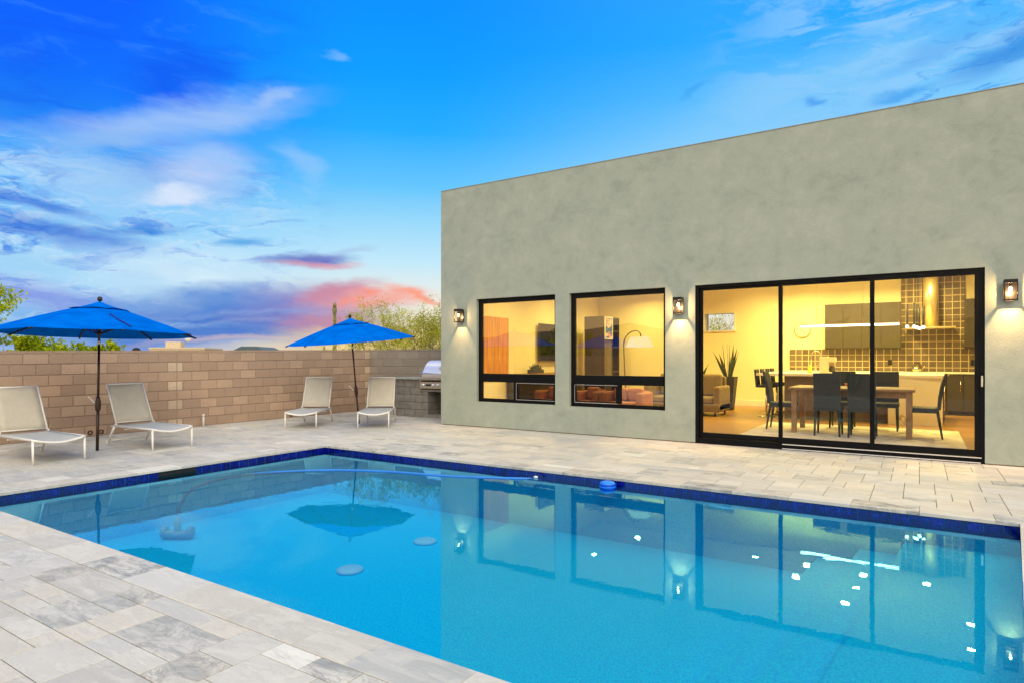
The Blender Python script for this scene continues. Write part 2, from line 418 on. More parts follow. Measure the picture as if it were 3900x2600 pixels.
# ------------------------------------------------------------------ paving
PX0, PX1, PY0, PY1 = -8.83, .79, 2.50, 7.50          # pool edge
XR = lambda y: .79 - (7.5-y)*.098                      # the right edge runs a little askew
U = .1524
b = MB(); rnd = random.Random(11)
X0, X1, Y0, Y1 = -9.145-31*U, 5.2, 2.185-55*U, 13.4
nx, ny = int((X1-X0)/U)+1, int((Y1-Y0)/U)+1
occ = [[False]*ny for _ in range(nx)]
cw = .315
def inside_cop(x0, x1, y0, y1):
    return x1 > PX0-cw+.002 and x0 < PX1+cw-.002 and y1 > PY0-cw+.002 and y0 < PY1+cw-.002
def clip_rects(x0, x1, y0, y1):
    """cut the tile against the coping rectangle"""
    cx0, cx1, cy0, cy1 = PX0-cw, PX1+cw, PY0-cw, PY1+cw
    if x1 <= cx0 or x0 >= cx1 or y1 <= cy0 or y0 >= cy1: return [(x0, x1, y0, y1)]
    res = []
    if y1 > cy1: res.append((x0, x1, cy1, y1))
    if y0 < cy0: res.append((x0, x1, y0, cy0))
    ya, yb = max(y0, cy0), min(y1, cy1)
    if x0 < cx0: res.append((x0, cx0, ya, yb))
    if x1 > cx1: res.append((cx1, x1, ya, yb))
    return [r for r in res if r[1]-r[0] > .02 and r[3]-r[2] > .02]
def tile(bb, x0, x1, y0, y1, z1, th=.03, g=.0028, tone=None):
    if tone is None:
        tone = (rnd.random(), rnd.random()**2.2, rnd.random())
    dz = rnd.uniform(0, .0012); c = .0025
    x0 += g; x1 -= g; y0 += g; y1 -= g; z = z1+dz
    v = [bb.bm.verts.new(q) for q in ((x0, y0, z1-th), (x1, y0, z1-th), (x1, y1, z1-th), (x0, y1, z1-th),
         (x0, y0, z-c), (x1, y0, z-c), (x1, y1, z-c), (x0, y1, z-c), (x0+c, y0+c, z), (x1-c, y0+c, z), (x1-c, y1-c, z), (x0+c, y1-c, z))]
    fs = [bb.bm.faces.new([v[i] for i in q]) for q in ((8, 9, 10, 11), (4, 5, 9, 8), (5, 6, 10, 9), (6, 7, 11, 10), (7, 4, 8, 11), (0, 1, 5, 4), (1, 2, 6, 5), (2, 3, 7, 6), (3, 0, 4, 7))]
    bb.paint(fs, tone)
shapes = [(4, 2, 2.2), (3, 2, 4.5), (2, 2, 3), (2, 1, 2.2), (1, 1, .4), (2, 3, 1)]
for j in range(ny):
    for i in range(nx):
        if occ[i][j]: continue
        cand = []
        for w, h_, p in shapes:
            if i+w <= nx and j+h_ <= ny and all(not occ[i+a][j+c_] for a in range(w) for c_ in range(h_)): cand.append((w, h_, p))
        w, h_, p = rnd.choices(cand, [q[2] for q in cand])[0] if cand else (1, 1, 1)
        for a in range(w):
            for c_ in range(h_): occ[i+a][j+c_] = True
        xa, ya = X0+i*U, Y0+j*U
        tone = (rnd.random(), rnd.random()**2.2, rnd.random())
        for r in clip_rects(xa, min(xa+w*U, X1), ya, min(ya+h_*U, Y1)):
            # nothing is laid under the house
            x0, x1, y0, y1 = r
            if x0 > -9.3 and y0 > 11.45: continue
            if x1 > -9.38 and y1 > 11.44 and x0 < -9.36:
                if y0 < 11.44: tile(b, x0, x1, y0, 11.44, 0, tone=tone)
                x1 = min(x1, -9.38); y0 = max(y0, 11.44)
                if x1-x0 > .03: tile(b, x0, x1, y0, y1, 0, tone=tone)
                continue
            if x0 > -9.38 and y1 > 11.44: y1 = 11.44
            if y1-y0 > .02: tile(b, x0, x1, y0, y1, 0, tone=tone)
struct(b.build('paving', M['travertine'], fix=True), 'silver travertine paving laid in mixed rectangles around the pool')
# grout bed (with a hole for the pool)
b = MB()
def sheet(bb, x0, x1, y0, y1, z): bb.quad([(x0, y0, z), (x1, y0, z), (x1, y1, z), (x0, y1, z)])
e = .25
for r in ((X0-.3, X1, Y0, PY0-e), (X0-.3, PX0-e, PY0-e, PY1+e), (PX1+e, X1, PY0-e, PY1+e), (X0-.3, X1, PY1+e, 11.5), (X0-.3, -9.3, 11.5, 13.6)):
    sheet(b, *r, -.006)
struct(b.build('grout_bed', M['grout']), 'sandy joint bed between the paving tiles')
# coping
b = MB()
def coping_run(x0, x1, y0, y1, along):
    L = (x1-x0) if along == 'x' else (y1-y0); s_ = 0; k = 0
    while s_ < L-.01:
        w = rnd.choice((.61, .61, .61, .405)); w = min(w, L-s_)
        if L-s_-w < .2: w = L-s_
        tone = (rnd.random(), rnd.choice((.1, .25, .45, .9, .2, 1.0)) if along == 'x' else rnd.random()**1.5, rnd.random())
        if along == 'x': tile(b, x0+s_, x0+s_+w, y0, y1, .003, .033, .0015, tone)
        else: tile(b, x0, x1, y0+s_, y0+s_+w, .003, .033, .0015, tone)
        s_ += w; k += 1
coping_run(PX0-cw, PX1+cw, PY0-cw, PY0, 'x'); coping_run(PX0-cw, PX1+cw, PY1, PY1+cw, 'x'); coping_run(PX0-cw, PX0, PY0, PY1, 'y')
# right side follows the skewed edge
y = PY0
while y < PY1-.01:
    y2 = min(y+.61, PY1)
    if PY1-y2 < .2: y2 = PY1
    tone = (rnd.random(), rnd.random()**1.5, rnd.random())
    z = .003
    b.hexa([(XR(y+.002), y+.002, -.03), (PX1+cw, y+.002, -.03), (PX1+cw, y2-.002, -.03), (XR(y2-.002), y2-.002, -.03),
            (XR(y+.002), y+.002, z), (PX1+cw, y+.002, z), (PX1+cw, y2-.002, z), (XR(y2-.002), y2-.002, z)], tone)
    y = y2
struct(b.build('pool_coping', M['travertine']), 'travertine coping stones rimming the pool')
# basin
WZ, BZ = -.095, -.82
ov = .03
bx0, bx1, by0, by1 = PX0-ov, lambda y: XR(y)+ov, PY0-ov, PY1+ov
b = MB()
Pn = [(bx0, by0), (bx1(by0), by0), (bx1(by1), by1), (bx0, by1)]
b.quad([(x, y, BZ) for x, y in Pn])
for i in range(4):
    (xa, ya), (xb, yb) = Pn[i], Pn[(i+1) % 4]
    b.quad([(xa, ya, BZ), (xb, yb, BZ), (xb, yb, -.16), (xa, ya, -.16)])
    # bond beam behind the tile band
    nxn = Vector((yb-ya, -(xb-xa), 0)).normalized()*.004
    b.quad([(xa+nxn.x, ya+nxn.y, -.16), (xb+nxn.x, yb+nxn.y, -.16), (xb+nxn.x, yb+nxn.y, -.03), (xa+nxn.x, ya+nxn.y, -.03)])
# steps down from the right hand end
for k, (w, zt) in enumerate(((1.75, -.62), (1.35, -.46), (.95, -.32))):
    b.hexa([(bx1(by0)-w, by0, BZ-.01), (bx1(by0), by0, BZ-.01), (bx1(by1), by1, BZ-.01), (bx1(by1)-w, by1, BZ-.01),
            (bx1(by0)-w, by0, zt), (bx1(by0), by0, zt), (bx1(by1), by1, zt), (bx1(by1)-w, by1, zt)])
struct(b.build('pool_basin', M['plaster'], fix=False), 'blue plaster pool basin with steps at its right end')
# tile band
b = MB()
for i in range(4):
    (xa, ya), (xb, yb) = Pn[i], Pn[(i+1) % 4]
    A, B_ = Vector((xa, ya, 0)), Vector((xb, yb, 0)); L = (B_-A).length; d = (B_-A)/L; nn_ = Vector((d.y, -d.x, 0))*-1
    k = 0; s_ = 0
    while s_ < L-.01:
        w = min(.152, L-s_); a1 = A+d*(s_+.002)+nn_*.004; a2 = A+d*(s_+w-.002)+nn_*.004
        # skimmer mouth in the left wall
        ym = (a1.y+a2.y)/2
        skip = (i == 3 and 4.62 < ym < 5.16)
        if not skip:
            b.quad([(a1.x, a1.y, -.16), (a2.x, a2.y, -.16), (a2.x, a2.y, -.034), (a1.x, a1.y, -.034)], (rnd.random(), rnd.random(), rnd.random()))
        s_ += .152
struct(b.build('waterline_tiles', M['cobalt'], fix=False), 'cobalt blue glass tile band at the waterline')
b = MB(); b.box(bx0-.25, bx0+.0045, 4.62, 5.16, -.158, -.036)
tag(b.build('skimmer', M['dark']), 'dark skimmer mouth in the blue tile band on the far left side of the pool', 'pool skimmer')
b = MB(); b.quad([(x, y, WZ) for x, y in Pn])
struct(b.build('pool_water', M['water'], fix=False), 'still clear pool water mirroring the sky and house')

# ------------------------------------------------------------------ block walls
def block_wall(name, label, A, B_, inward, scale_fn, joints=(), mat='block'):
    """A->B along the ground, inward = normal towards the yard"""
    A = Vector((*A, 0)); B_ = Vector((*B_, 0)); L = (B_-A).length; d = (B_-A)/L; nrm = Vector(inward)
    root = thing(name, label, 'wall', (A.x, A.y, 0))
    O = Vector((A.x, A.y, 0))
    b = MB(); r_ = random.Random(5)
    ch = .2032; bl = .4064; g = .0065
    def P(s_, z, off): 
        q = A + d*s_ + nrm*off - O; return (q.x, q.y, z*scale_fn(s_))
    def blk(s0, s1, z0, z1, tone):
        s0 += g; s1 -= g; z0 += g; z1 -= g; c = .008; f = .014+r_.uniform(-.0015, .0015)
        v = [b.bm.verts.new(P(*q)) for q in ((s0, z0, 0), (s1, z0, 0), (s1, z1, 0), (s0, z1, 0), (s0+c, z0+c, f), (s1-c, z0+c, f), (s1-c, z1-c, f), (s0+c, z1-c, f))]
        fs = [b.bm.faces.new([v[i] for i in q]) for q in ((4, 5, 6, 7), (0, 1, 5, 4), (1, 2, 6, 5), (2, 3, 7, 6), (3, 0, 4, 7))]
        b.paint(fs, tone)
    segs = [0.0]+list(joints)+[L]
    for q in range(len(segs)-1):
        sa, sb = segs[q], segs[q+1]
        for r in range(8):
            z0 = r*ch
            # work back from the far end so joints carry half blocks
            s_ = sb
            first = True
            while s_ > sa+.02:
                w = bl/2 if (first and r % 2 == (q % 2)) else bl
                tone = r_.uniform(.05, .85)
                if first and r % 2 == (q % 2) and sb < L+.1: tone = 1.0
                s1 = s_; s0 = max(sa, s_-w)
                if s0 == sa and q > 0 and s1-s0 < .3: tone = 1.0
                blk(s0, s1, z0, z0+ch, (tone, 0, 0)); s_ = s0; first = False
    o = b.build('blocks', M[mat], root)
    b = MB()
    for k in range(int(L/2)+1):
        s0, s1 = k*2.0, min(L, k*2.0+2.0)
        if s1 <= s0: break
        p = [P(s0, -.3, .004), P(s1, -.3, .004), P(s1, -.3, -.2), P(s0, -.3, -.2), P(s0, 1.6256, .004), P(s1, 1.6256, .004), P(s1, 1.6256, -.2), P(s0, 1.6256, -.2)]
        b.hexa(p)
    b.build('mortar', M['mortar'], root)
    b = MB(); s_ = 0
    while s_ < L-.01:
        s1 = min(L, s_+bl); p = []
        for z in (1.628, 1.676):
            for ss, of in ((s_+.003, .012), (s1-.003, .012), (s1-.003, -.205), (s_+.003, -.205)): p.append(P(ss, z, of))
        b.hexa(p, (r_.uniform(0, .5), 0, 0)); s_ = s1
    b.build('cap', M[mat], root)
    return root
sc1 = lambda s_: 1 + max(0, (s_-13.5))*.0078
block_wall('block_wall', 'tan concrete block wall along the left of the pool deck', (-13.8, -9.0), (-13.8, 13.42), (1, 0, 0), sc1, joints=(16.6,))
block_wall('block_wall', 'grey brown concrete block wall behind the grill, running to the house', (-13.8, 13.42), (-9.41, 13.42), (0, -1, 0), lambda s_: 1.07, mat='block_rear')

# ------------------------------------------------------------------ house
house = thing('house', 'flat roofed grey green stucco house with black framed windows', 'house', (-9.39, 11.4, 0))
HX, HY = -9.39, 11.4
def H(o): return o
def wall_holes(bb, xs, zs, holes, y0, y1):
    """facade in x/z with rectangular holes, thickness y0..y1, in house coordinates"""
    xs = sorted(set([round(x, 4) for x in xs]+[h[0] for h in holes]+[h[1] for h in holes])); zs = sorted(set(zs+[h[2] for h in holes]+[h[3] for h in holes]))
    solid = lambda i, j: not any(h[0] <= (xs[i]+xs[i+1])/2 <= h[1] and h[2] <= (zs[j]+zs[j+1])/2 <= h[3] for h in holes)
    cache = {}
    def V(x, y, z):
        k = (round(x, 4), round(y, 4), round(z, 4))
        if k not in cache: cache[k] = bb.bm.verts.new((x-HX, y-HY, z))
        return cache[k]
    for i in range(len(xs)-1):
        for j in range(len(zs)-1):
            if not solid(i, j): continue
            xa, xb, za, zb = xs[i], xs[i+1], zs[j], zs[j+1]
            for y in (y0, y1): bb.bm.faces.new([V(xa, y, za), V(xb, y, za), V(xb, y, zb), V(xa, y, zb)])
            for (ii, jj, q) in ((i-1, j, ((xa, za), (xa, zb))), (i+1, j, ((xb, za), (xb, zb))), (i, j-1, ((xa, za), (xb, za))), (i, j+1, ((xa, zb), (xb, zb)))):
                if ii < 0 or jj < 0 or ii >= len(xs)-1 or jj >= len(zs)-1 or not solid(ii, jj):
                    (x_a, z_a), (x_b, z_b) = q
                    bb.bm.faces.new([V(x_a, y0, z_a), V(x_b, y0, z_b), V(x_b, y1, z_b), V(x_a, y1, z_a)])
W1 = (-8.36, -6.34, .575, 2.865); W2 = (-6.01, -3.99, .565, 2.865); DR = (-3.43, .80, .0, 2.865)
b = MB()
wall_holes(b, [-9.39, 6.0], [.02, 5.43], [W1, W2, (DR[0], DR[1], .02, DR[3])], 11.4, 11.62)
# side and rear walls, slightly short of the facade
def hb(bb, x0, x1, y0, y1, z0, z1, bev=0): bb.box(x0-HX, x1-HX, y0-HY, y1-HY, z0, z1, bev)
hb(b, -9.39, -9.15, 11.62, 19.8, .02, 5.43); hb(b, 5.76, 6.0, 11.62, 19.8, .02, 5.43); wall_holes(b, [-9.15, 5.76], [.02, 5.43], [(-5.53, -4.62, 2.36, 2.89)], 19.56, 19.8)
wl = b.build('wall', M['stucco'], house)
b = MB(); hb(b, -9.36, DR[0]-.01, 11.425, 11.6, -.2, .018); b.build('foundation', M['mortar'], house)
b = MB(); hb(b, DR[1]+.01, 5.97, 11.425, 11.6, -.2, .018); b.build('foundation', M['mortar'], house)
b = MB(); hb(b, -9.14, 5.75, 11.63, 19.55, 4.6, 4.85); b.build('roof', M['grey_roof'], house)
b = MB(); hb(b, -9.395, 6.005, 11.392, 11.632, 5.431, 5.442); hb(b, -9.395, -9.142, 11.634, 19.8, 5.431, 5.452); b.build('parapet_cap', M['block_grey'], house)
IZ = .15
b = MB(); hb(b, -9.14, 5.75, 11.63, 19.55, -.1, IZ); b.build('interior_floor', M['oak'], house)
b = MB(); hb(b, -9.14, 5.75, 11.63, 19.3, 3.75, 3.9); b.build('ceiling', M['ceiling'], house)
# rear inner wall with a high window, inner side walls and inner lining of the facade
b = MB()
wall_holes(b, [-9.14, 5.75], [IZ, 3.74], [(-5.53, -4.62, 2.36, 2.89)], 19.3, 19.555)
hb(b, -9.145, -9.05, 11.66, 19.29, IZ, 3.74); hb(b, 3.4, 3.55, 11.66, 19.29, IZ, 3.74)
wall_holes(b, [-9.04, 3.4], [IZ, 3.74], [W1, W2, (DR[0], DR[1], IZ, DR[3])], 11.625, 11.66)
b.build('interior_wall', M['int_wall'], house)
b = MB(); hb(b, -9.04, -3.2, 19.275, 19.298, IZ, IZ+.16); b.build('baseboard', M['quartz'], house)
# outer rear wall opening for the high window is a light well
hw = MB()
for r in ((-5.56, -4.59, 2.33, 2.372), (-5.56, -4.59, 2.878, 2.92), (-5.56, -5.518, 2.372, 2.878), (-4.632, -4.59, 2.372, 2.878)):
    hb(hw, r[0], r[1], 19.27, 19.31, r[2], r[3])
w3 = hw.build('window', M['quartz'], house); w3['label'] = 'small high window with pale frame above the plants'

def frame_rect(bb, x0, x1, z0, z1, l, r, bot, top, y0, y1, ox=HX, oy=HY, bev=.004):
    bb.box(x0-ox, x0+l-ox, y0-oy, y1-oy, z0, z1, bev); bb.box(x1-r-ox, x1-ox, y0-oy, y1-oy, z0, z1, bev)
    bb.box(x0+l-ox, x1-r-ox, y0+.001-oy, y1-.001-oy, z0+.0005, z0+bot, bev); bb.box(x0+l-ox, x1-r-ox, y0+.001-oy, y1-.001-oy, z1-top, z1-.0005, bev)
def make_window(W, lab, scr_left):
    x0, x1, z0, z1 = W; y0, y1 = 11.475, 11.56
    b = MB()
    frame_rect(b, x0+.002, x1-.002, z0+.002, z1-.002, .085, .055, .075, .10, y0, y1)
    b.box(x0+.087-HX, x1-.057-HX, y0-.012-HY, y1-.002-HY, 1.02, 1.205, .006)          # deep transom
    xm = x0+.98 if not scr_left else x0+1.06
    b.box(xm-.035-HX, xm+.035-HX, y0-.004-HY, y1-.003-HY, .652, 1.018, .004)
    w = b.build('window', M['black_metal'], house); w['label'] = lab
    b = MB(); b.box(x0+.09-HX, x1-.06-HX, y0+.035-HY, y0+.041-HY, 1.206, z1-.104); b.build('pane', M['glass'], w)
    for k, (xa, xb) in enumerate(((x0+.09, xm-.037), (xm+.037, x1-.06))):
        scr = (k == 0) == scr_left
        if scr:
            s = MB(); frame_rect(s, xa, xb, .655, 1.015, .03, .03, .03, .03, y0+.005, y0+.03)
            s.build('sash', M['black_metal'], w)
            s = MB()   # bright weather bead round the sliding sash
            s.box(xa-.006-HX, xb-HX, y0-.004-HY, y0+.003-HY, 1.004, 1.010); s.box(xa-.006-HX, xa-.001-HX, y0-.004-HY, y0+.003-HY, .655, 1.003)
            s.box(xa-.006-HX, xb-HX, y0-.004-HY, y0+.003-HY, .647, .653); s.build('bead', M['steel'], w)
            s = MB(); s.box(xa+.031-HX, xb-.031-HX, y0+.015-HY, y0+.019-HY, .686, .984); s.build('insect_screen', M['screen'], w)
        else:
            s = MB(); s.box(xa-HX, xb-HX, y0+.035-HY, y0+.041-HY, .655, 1.015); s.build('pane', M['glass'], w)
    return w
make_window(W1, 'left black framed window nearest the house corner', False)
make_window(W2, 'right black framed window beside the sliding door', True)
# sliding door
b = MB(); y0, y1 = 11.42, 11.56
x0, x1, z0, z1 = DR
frame_rect(b, x0+.002, x1-.002, z0+.004, z1-.002, .055, .06, .10, .045, y0, y1)
sd = b.build('sliding_door', M['black_metal'], house); sd['label'] = 'three panel black framed sliding glass door'
for k, (xa, xb, dy) in enumerate(((-3.372, -1.955, 0.055), (-2.02, -.60, .028), (-.66, .737, 0.002))):
    b = MB(); ya, yb = y0+dy+.002, y0+dy+.024
    frame_rect(b, xa, xb, .107, 2.817, .066, .058, .095, .052, ya, yb)
    b.build('door_panel', M['black_metal'], sd)
    b = MB(); b.box(xa+.06-HX, xb-.05-HX, (ya+yb)/2-.003-HY, (ya+yb)/2+.003-HY, .19, 2.77); b.build('pane', M['door_glass'], sd)
b = MB(); b.box(-1.95-HX, .75-HX, 11.395-HY, 11.412-HY, .012, .026); b.box(-1.95-HX, .76-HX, 11.40-HY, 11.4185-HY, .085, .098); b.build('track', M['steel'], sd)
b = MB(); b.box(.752-HX, .778-HX, 11.395-HY, 11.418-HY, 1.13, 1.29, .006); b.build('handle', M['steel_panel'], sd)

# wall lanterns
def make_lantern():
    L = thing('wall_lantern', '', 'wall lantern', (0, 0, 0), 0, 'black lanterns on the house wall')
    b = MB(); b.box(-.062, .062, -.020, -.002, .03, .28, .004); b.box(-.03, .03, -.0445, -.0205, .10, .24, .003); b.build('backplate', M['lantern_black'], L)
    w, d0, d1 = .078, -.205, -.05
    b = MB()
    b.box(-w, w, d0, d1, .245, .30, .004)          # top box
    b.box(-w+.0122, w-.0122, d1-.004, d1+.004, .0175, .244)   # closed back
    for sx in (-1, 1):
        for yy in (d0, d1-.012):
            b.box(*(sorted((sx*w, sx*(w-.012)))), yy, yy+.012, .0175, .244)
    b.box(-w, w, d0, d0+.012, .0, .017); b.box(-w, w, d1-.012, d1, .0, .017)
    b.box(-w, -w+.012, d0+.0125, d1-.0125, .0, .017); b.box(w-.012, w, d0+.0125, d1-.0125, .0, .017)
    b.build('frame', M['lantern_black'], L)
    for (xa, xb, ya, yb) in ((-w+.012, w-.012, d0+.004, d0+.006), (-w+.004, -w+.006, d0+.013, d1-.013), (w-.006, w-.004, d0+.013, d1-.013)):
        b = MB(); b.box(xa, xb, ya, yb, .018, .243); b.build('glass_pane', M['lantern_glass'], L)
    cy = (d0+d1)/2
    b = MB(); b.lathe([(.012, .20), (.014, .245)], 0, cy, 0, 12); b.build('socket', M['lantern_black'], L)
    b = MB(); b.lathe([(.004, .128), (.015, .136), (.021, .152), (.018, .175), (.011, .199)], 0, cy, 0, 14); b.build('bulb', M['bulb'], L)
    return L, cy
L0, lcy = make_lantern()
LX = ((-8.77, 'black wall lantern left of the windows at the house corner'), (-3.70, 'black wall lantern between the right window and the sliding door'), (1.08, 'black wall lantern right of the sliding door'))
LANT_W = 9
for k, (x, lab) in enumerate(LX):
    o = L0 if k == 0 else dup(L0, (0, 0, 0))
    o.location = (x, 11.4, 2.35); o['label'] = lab
    ld = bpy.data.lights.new('lantern_light', 'POINT'); ld.energy = LANT_W; ld.color = (1, .58, .23); ld.shadow_soft_size = .008
    lo = bpy.data.objects.new('lantern_light', ld); C.objects.link(lo); lo.parent = o; lo.location = (0, lcy, .112)
    ld = bpy.data.lights.new('lantern_downlight', 'SPOT'); ld.energy = 62; ld.color = (1, .58, .23); ld.shadow_soft_size = .008; ld.spot_size = rad(84); ld.spot_blend = 1.0
    lo = bpy.data.objects.new('lantern_downlight', ld); C.objects.link(lo); lo.parent = o; lo.location = (0, lcy, .116); lo.rotation_euler = (0, 0, 0)

# ------------------------------------------------------------------ outdoor counter and grill
oc = thing('outdoor_counter', 'grey block barbecue counter with a granite top against the rear wall', 'counter', (-12.0, 12.55, 0))
def ob(bb, x0, x1, y0, y1, z0, z1, bev=0): bb.box(x0+12.0, x1+12.0, y0-12.55, y1-12.55, z0, z1, bev)
b = MB(); rr = random.Random(3)
for r in range(5):
    z = r*.196
    x = -12.0
    off = .2 if r % 2 else 0.0
    xs = [-12.0]+[-12.0+off+.4*k for k in range(1, 4) if -12.0+off+.4*k < -10.8]+[-10.78]
    xs = sorted(set(xs+([-11.8] if off else [])))
    if r >= 4: xs = [q for q in xs if q < -11.05]+[-11.03]
    for xa, xb in zip(xs, xs[1:]):
        ob(b, xa+.005, xb-.005, 12.55+rr.uniform(0, .004), 13.40, z+.004, z+.192, .005)
b.build('base', M['block_grey'], oc)
b = MB(); ob(b, -9.95, -9.5, 12.55, 13.40, 0, .68, .004); b.build('pier', M['block_grey'], oc)
b = MB(); ob(b, -10.779, -9.951, 12.52, 13.39, 0, .085, .005); ob(b, -11.05, -9.5, 12.52, 13.3, .682, .735, .01); b.build('shelf', M['block_grey'], oc)
b = MB(); ob(b, -10.79, -9.94, 13.30, 13.395, .086, .68); b.build('cavity_back', M['dark'], oc)
b = MB(); ob(b, -12.04, -11.06, 12.5, 13.40, .985, 1.03, .006); ob(b, -11.06, -9.9, 13.18, 13.40, .985, 1.03, .006); b.build('countertop', M['granite'], oc)
gr = thing('grill', 'stainless steel built in gas grill with domed lid beside the house', 'grill', (-11.0, 12.5, .74))
def gb(bb, x0, x1, y0, y1, z0, z1, bev=0): bb.box(x0, x1, y0, y1, z0, z1, bev)
b = MB(); gb(b, .02, .94, .05, .62, .0, .30, .004); b.build('body', M['steel_panel'], gr)
b = MB(); gb(b, .0, .96, -.03, .048, .02, .25, .01); gb(b, -.03, .99, -.05, .05, .255, .295, .006)
cp = b.build('control_panel', M['steel_panel'], gr)
b = MB(); gb(b, .05, .93, -.036, -.031, .195, .235); gb(b, .22, .40, -.036, -.031, .09, .135); b.build('trim', M['dark'], cp)
for kx in (.14, .46, .62, .80):
    b = MB(); b.lathe([(.042, 0), (.042, .012), (.030, .016), (.026, .045), (.018, .05)], 0, 0, 0, 18, T(kx, -.032, .11) @ Matrix.Rotation(PI/2, 4, 'X')); b.build('knob', M['steel'], cp)
prof = [(.03, .305)] + [(.0+.03+.02*k/2, .36+.05*k) for k in range(2)] + [(.10, .50), (.16, .60), (.24, .68), (.34, .735), (.46, .75), (.58, .74), (.60, .305)]
b = MB(); b.prism(prof, 'x', .03, .93)
lid = b.build('lid', M['steel'], gr)
b = MB(); b.tube([(-.01, -.02, .415), (.97, -.02, .415)], .016, 10); b.box(.03, .06, -.02, .05, .40, .43); b.box(.90, .93, -.02, .05, .40, .43); b.build('handle', M['steel'], lid)
b = MB(); b.lathe([(.055, 0), (.055, .02), (.045, .03)], 0, 0, 0, 20, T(.62, .105, .555) @ Matrix.Rotation(rad(58), 4, 'X')); b.build('thermometer', M['steel_panel'], lid)
b = MB(); gb(b, .06, .93, -.01, .4, -.03+.03, .018, .003); b.build('drip_tray', M['dark'], gr)

# ------------------------------------------------------------------ loungers
def make_lounger(back_len=.79, back_ang=28):
    """foot end towards +x, origin under the foot end, centre of width"""
    L = thing('sun_lounger', '', 'sun lounger', (0, 0, 0), 0, 'loungers beside the umbrellas')
    w = .335; zr = .335
    b = MB()
    for s in (-1, 1):
        b.tube([(-1.40, s*w, zr+.005), (-.03, s*w, zr+.02), (0, s*w, zr+.015)], .019, 8, flat=.8)
    n = 10
    b.tube([(.0+.012*math.sin(PI*k/n), -w+2*w*k/n, zr+.018-.055*math.sin(PI*k/n)) for k in range(n+1)], .017, 8)
    b.tube([(-1.30, -w, zr), (-1.30, w, zr)], .014, 8); b.tube([(-.95, -w, zr-.035), (-.95, w, zr-.035)], .010, 6)
    b.build('frame', M['white_metal'], L)
    for s in (-1, 1):
        b = MB(); b.tube([(-.02, s*w, zr+.0), (-.01, s*w, 0.0)], [.026, .021], 10, flat=.62, up=(1, 0, 0)); b.build('leg', M['white_metal'], L)
        b = MB(); b.tube([(-1.30, s*w, zr+.0), (-1.36, s*w, zr-.07), (-1.53, s*w, .035)], [.028, .027, .022], 10, flat=.62, up=(1, 0, 0))
        rl = b.build('leg', M['white_metal'], L)
        b = MB(); b.lathe([(.036, -.013), (.040, -.008), (.040, .008), (.036, .013)], 0, 0, 0, 16, T(-1.555, s*w, .040) @ Matrix.Rotation(PI/2, 4, 'X')); b.build('wheel', M['white_plastic'], rl)
    b = MB(); b.tube([(-1.50, -w, .07), (-1.50, w, .07)], .012, 8); b.build('axle', M['white_metal'], L)
    # seat sling
    b = MB(); m_, n_ = 14, 8; g_ = []
    for i in range(m_+1):
        x = -1.28+1.27*i/m_; row = []
        for j in range(n_+1):
            v = j/n_; y = -w+.012+(2*w-.024)*v
            sag = .055*math.sin(PI*v)*(i/m_)**4 + .012*math.sin(PI*v)
            row.append(b.bm.verts.new((x+.01*math.sin(PI*v), y, zr+.026-sag)))
        g_.append(row)
    for i in range(m_):
        for j in range(n_):
            f = b.bm.faces.new((g_[i][j], g_[i+1][j], g_[i+1][j+1], g_[i][j+1])); f.smooth = True
    st = b.build('seat', M['sling'], L); md = st.modifiers.new('thickness', 'SOLIDIFY'); md.thickness = .006
    # back
    ca, sa = math.sin(rad(back_ang)), math.cos(rad(back_ang))
    hx, hz = -1.27, zr+.04
    def bp(s_, y, o=0): return (hx-ca*s_-sa*o, y, hz+sa*s_-ca*o)
    wb = .315
    b = MB()
    for s in (-1, 1): b.tube([bp(0, s*wb), bp(back_len, s*(wb-.005))], .014, 8)
    b.tube([bp(back_len, -wb), bp(back_len, wb)], .013, 8); b.tube([bp(.03, -wb), bp(.03, wb)], .010, 8)
    bf = b.build('backrest', M['white_metal'], L)
    b = MB(); g_ = []
    for i in range(9):
        row = []
        for j in range(7):
            v = j/6; row.append(b.bm.verts.new(bp(.04+(back_len-.045)*i/8, -wb+.008+(2*wb-.016)*v, .012*math.sin(PI*v))))
        g_.append(row)
    for i in range(8):
        for j in range(6):
            f = b.bm.faces.new((g_[i][j], g_[i+1][j], g_[i+1][j+1], g_[i][j+1])); f.smooth = True
    sl = b.build('sling', M['back_sling'], bf); md = sl.modifiers.new('thickness', 'SOLIDIFY'); md.thickness = .005
    for s in (-1, 1):
        b = MB(); b.lathe([(.022, -.012), (.022, .012)], 0, 0, 0, 12, T(hx, s*.325, hz-.005) @ Matrix.Rotation(PI/2, 4, 'X')); b.build('hinge', M['white_metal'], L)
    return L
lg = make_lounger()
LG = [((-10.72, 4.155), 0, 'white framed lounger at the far left edge, left of the nearer umbrella'),
      ((-10.70, 5.83), 0, 'white framed lounger just right of the nearer umbrella pole'),
      ((-11.38, 9.00), -54.0, 'white framed lounger on the left of the farther umbrella'),
      ((-10.08, 9.905), -52.0, 'white framed lounger in the corner, on the right of the farther umbrella'),
      ((-10.9, -.6), 0, 'white framed lounger beside the third umbrella, mirrored in the right window')]
for k, (p, a, lab) in enumerate(LG):
    o = lg if k == 0 else dup(lg, (0, 0, 0))
    o.location = (p[0], p[1], .003); o.rotation_euler = (0, 0, rad(a)); o['label'] = lab

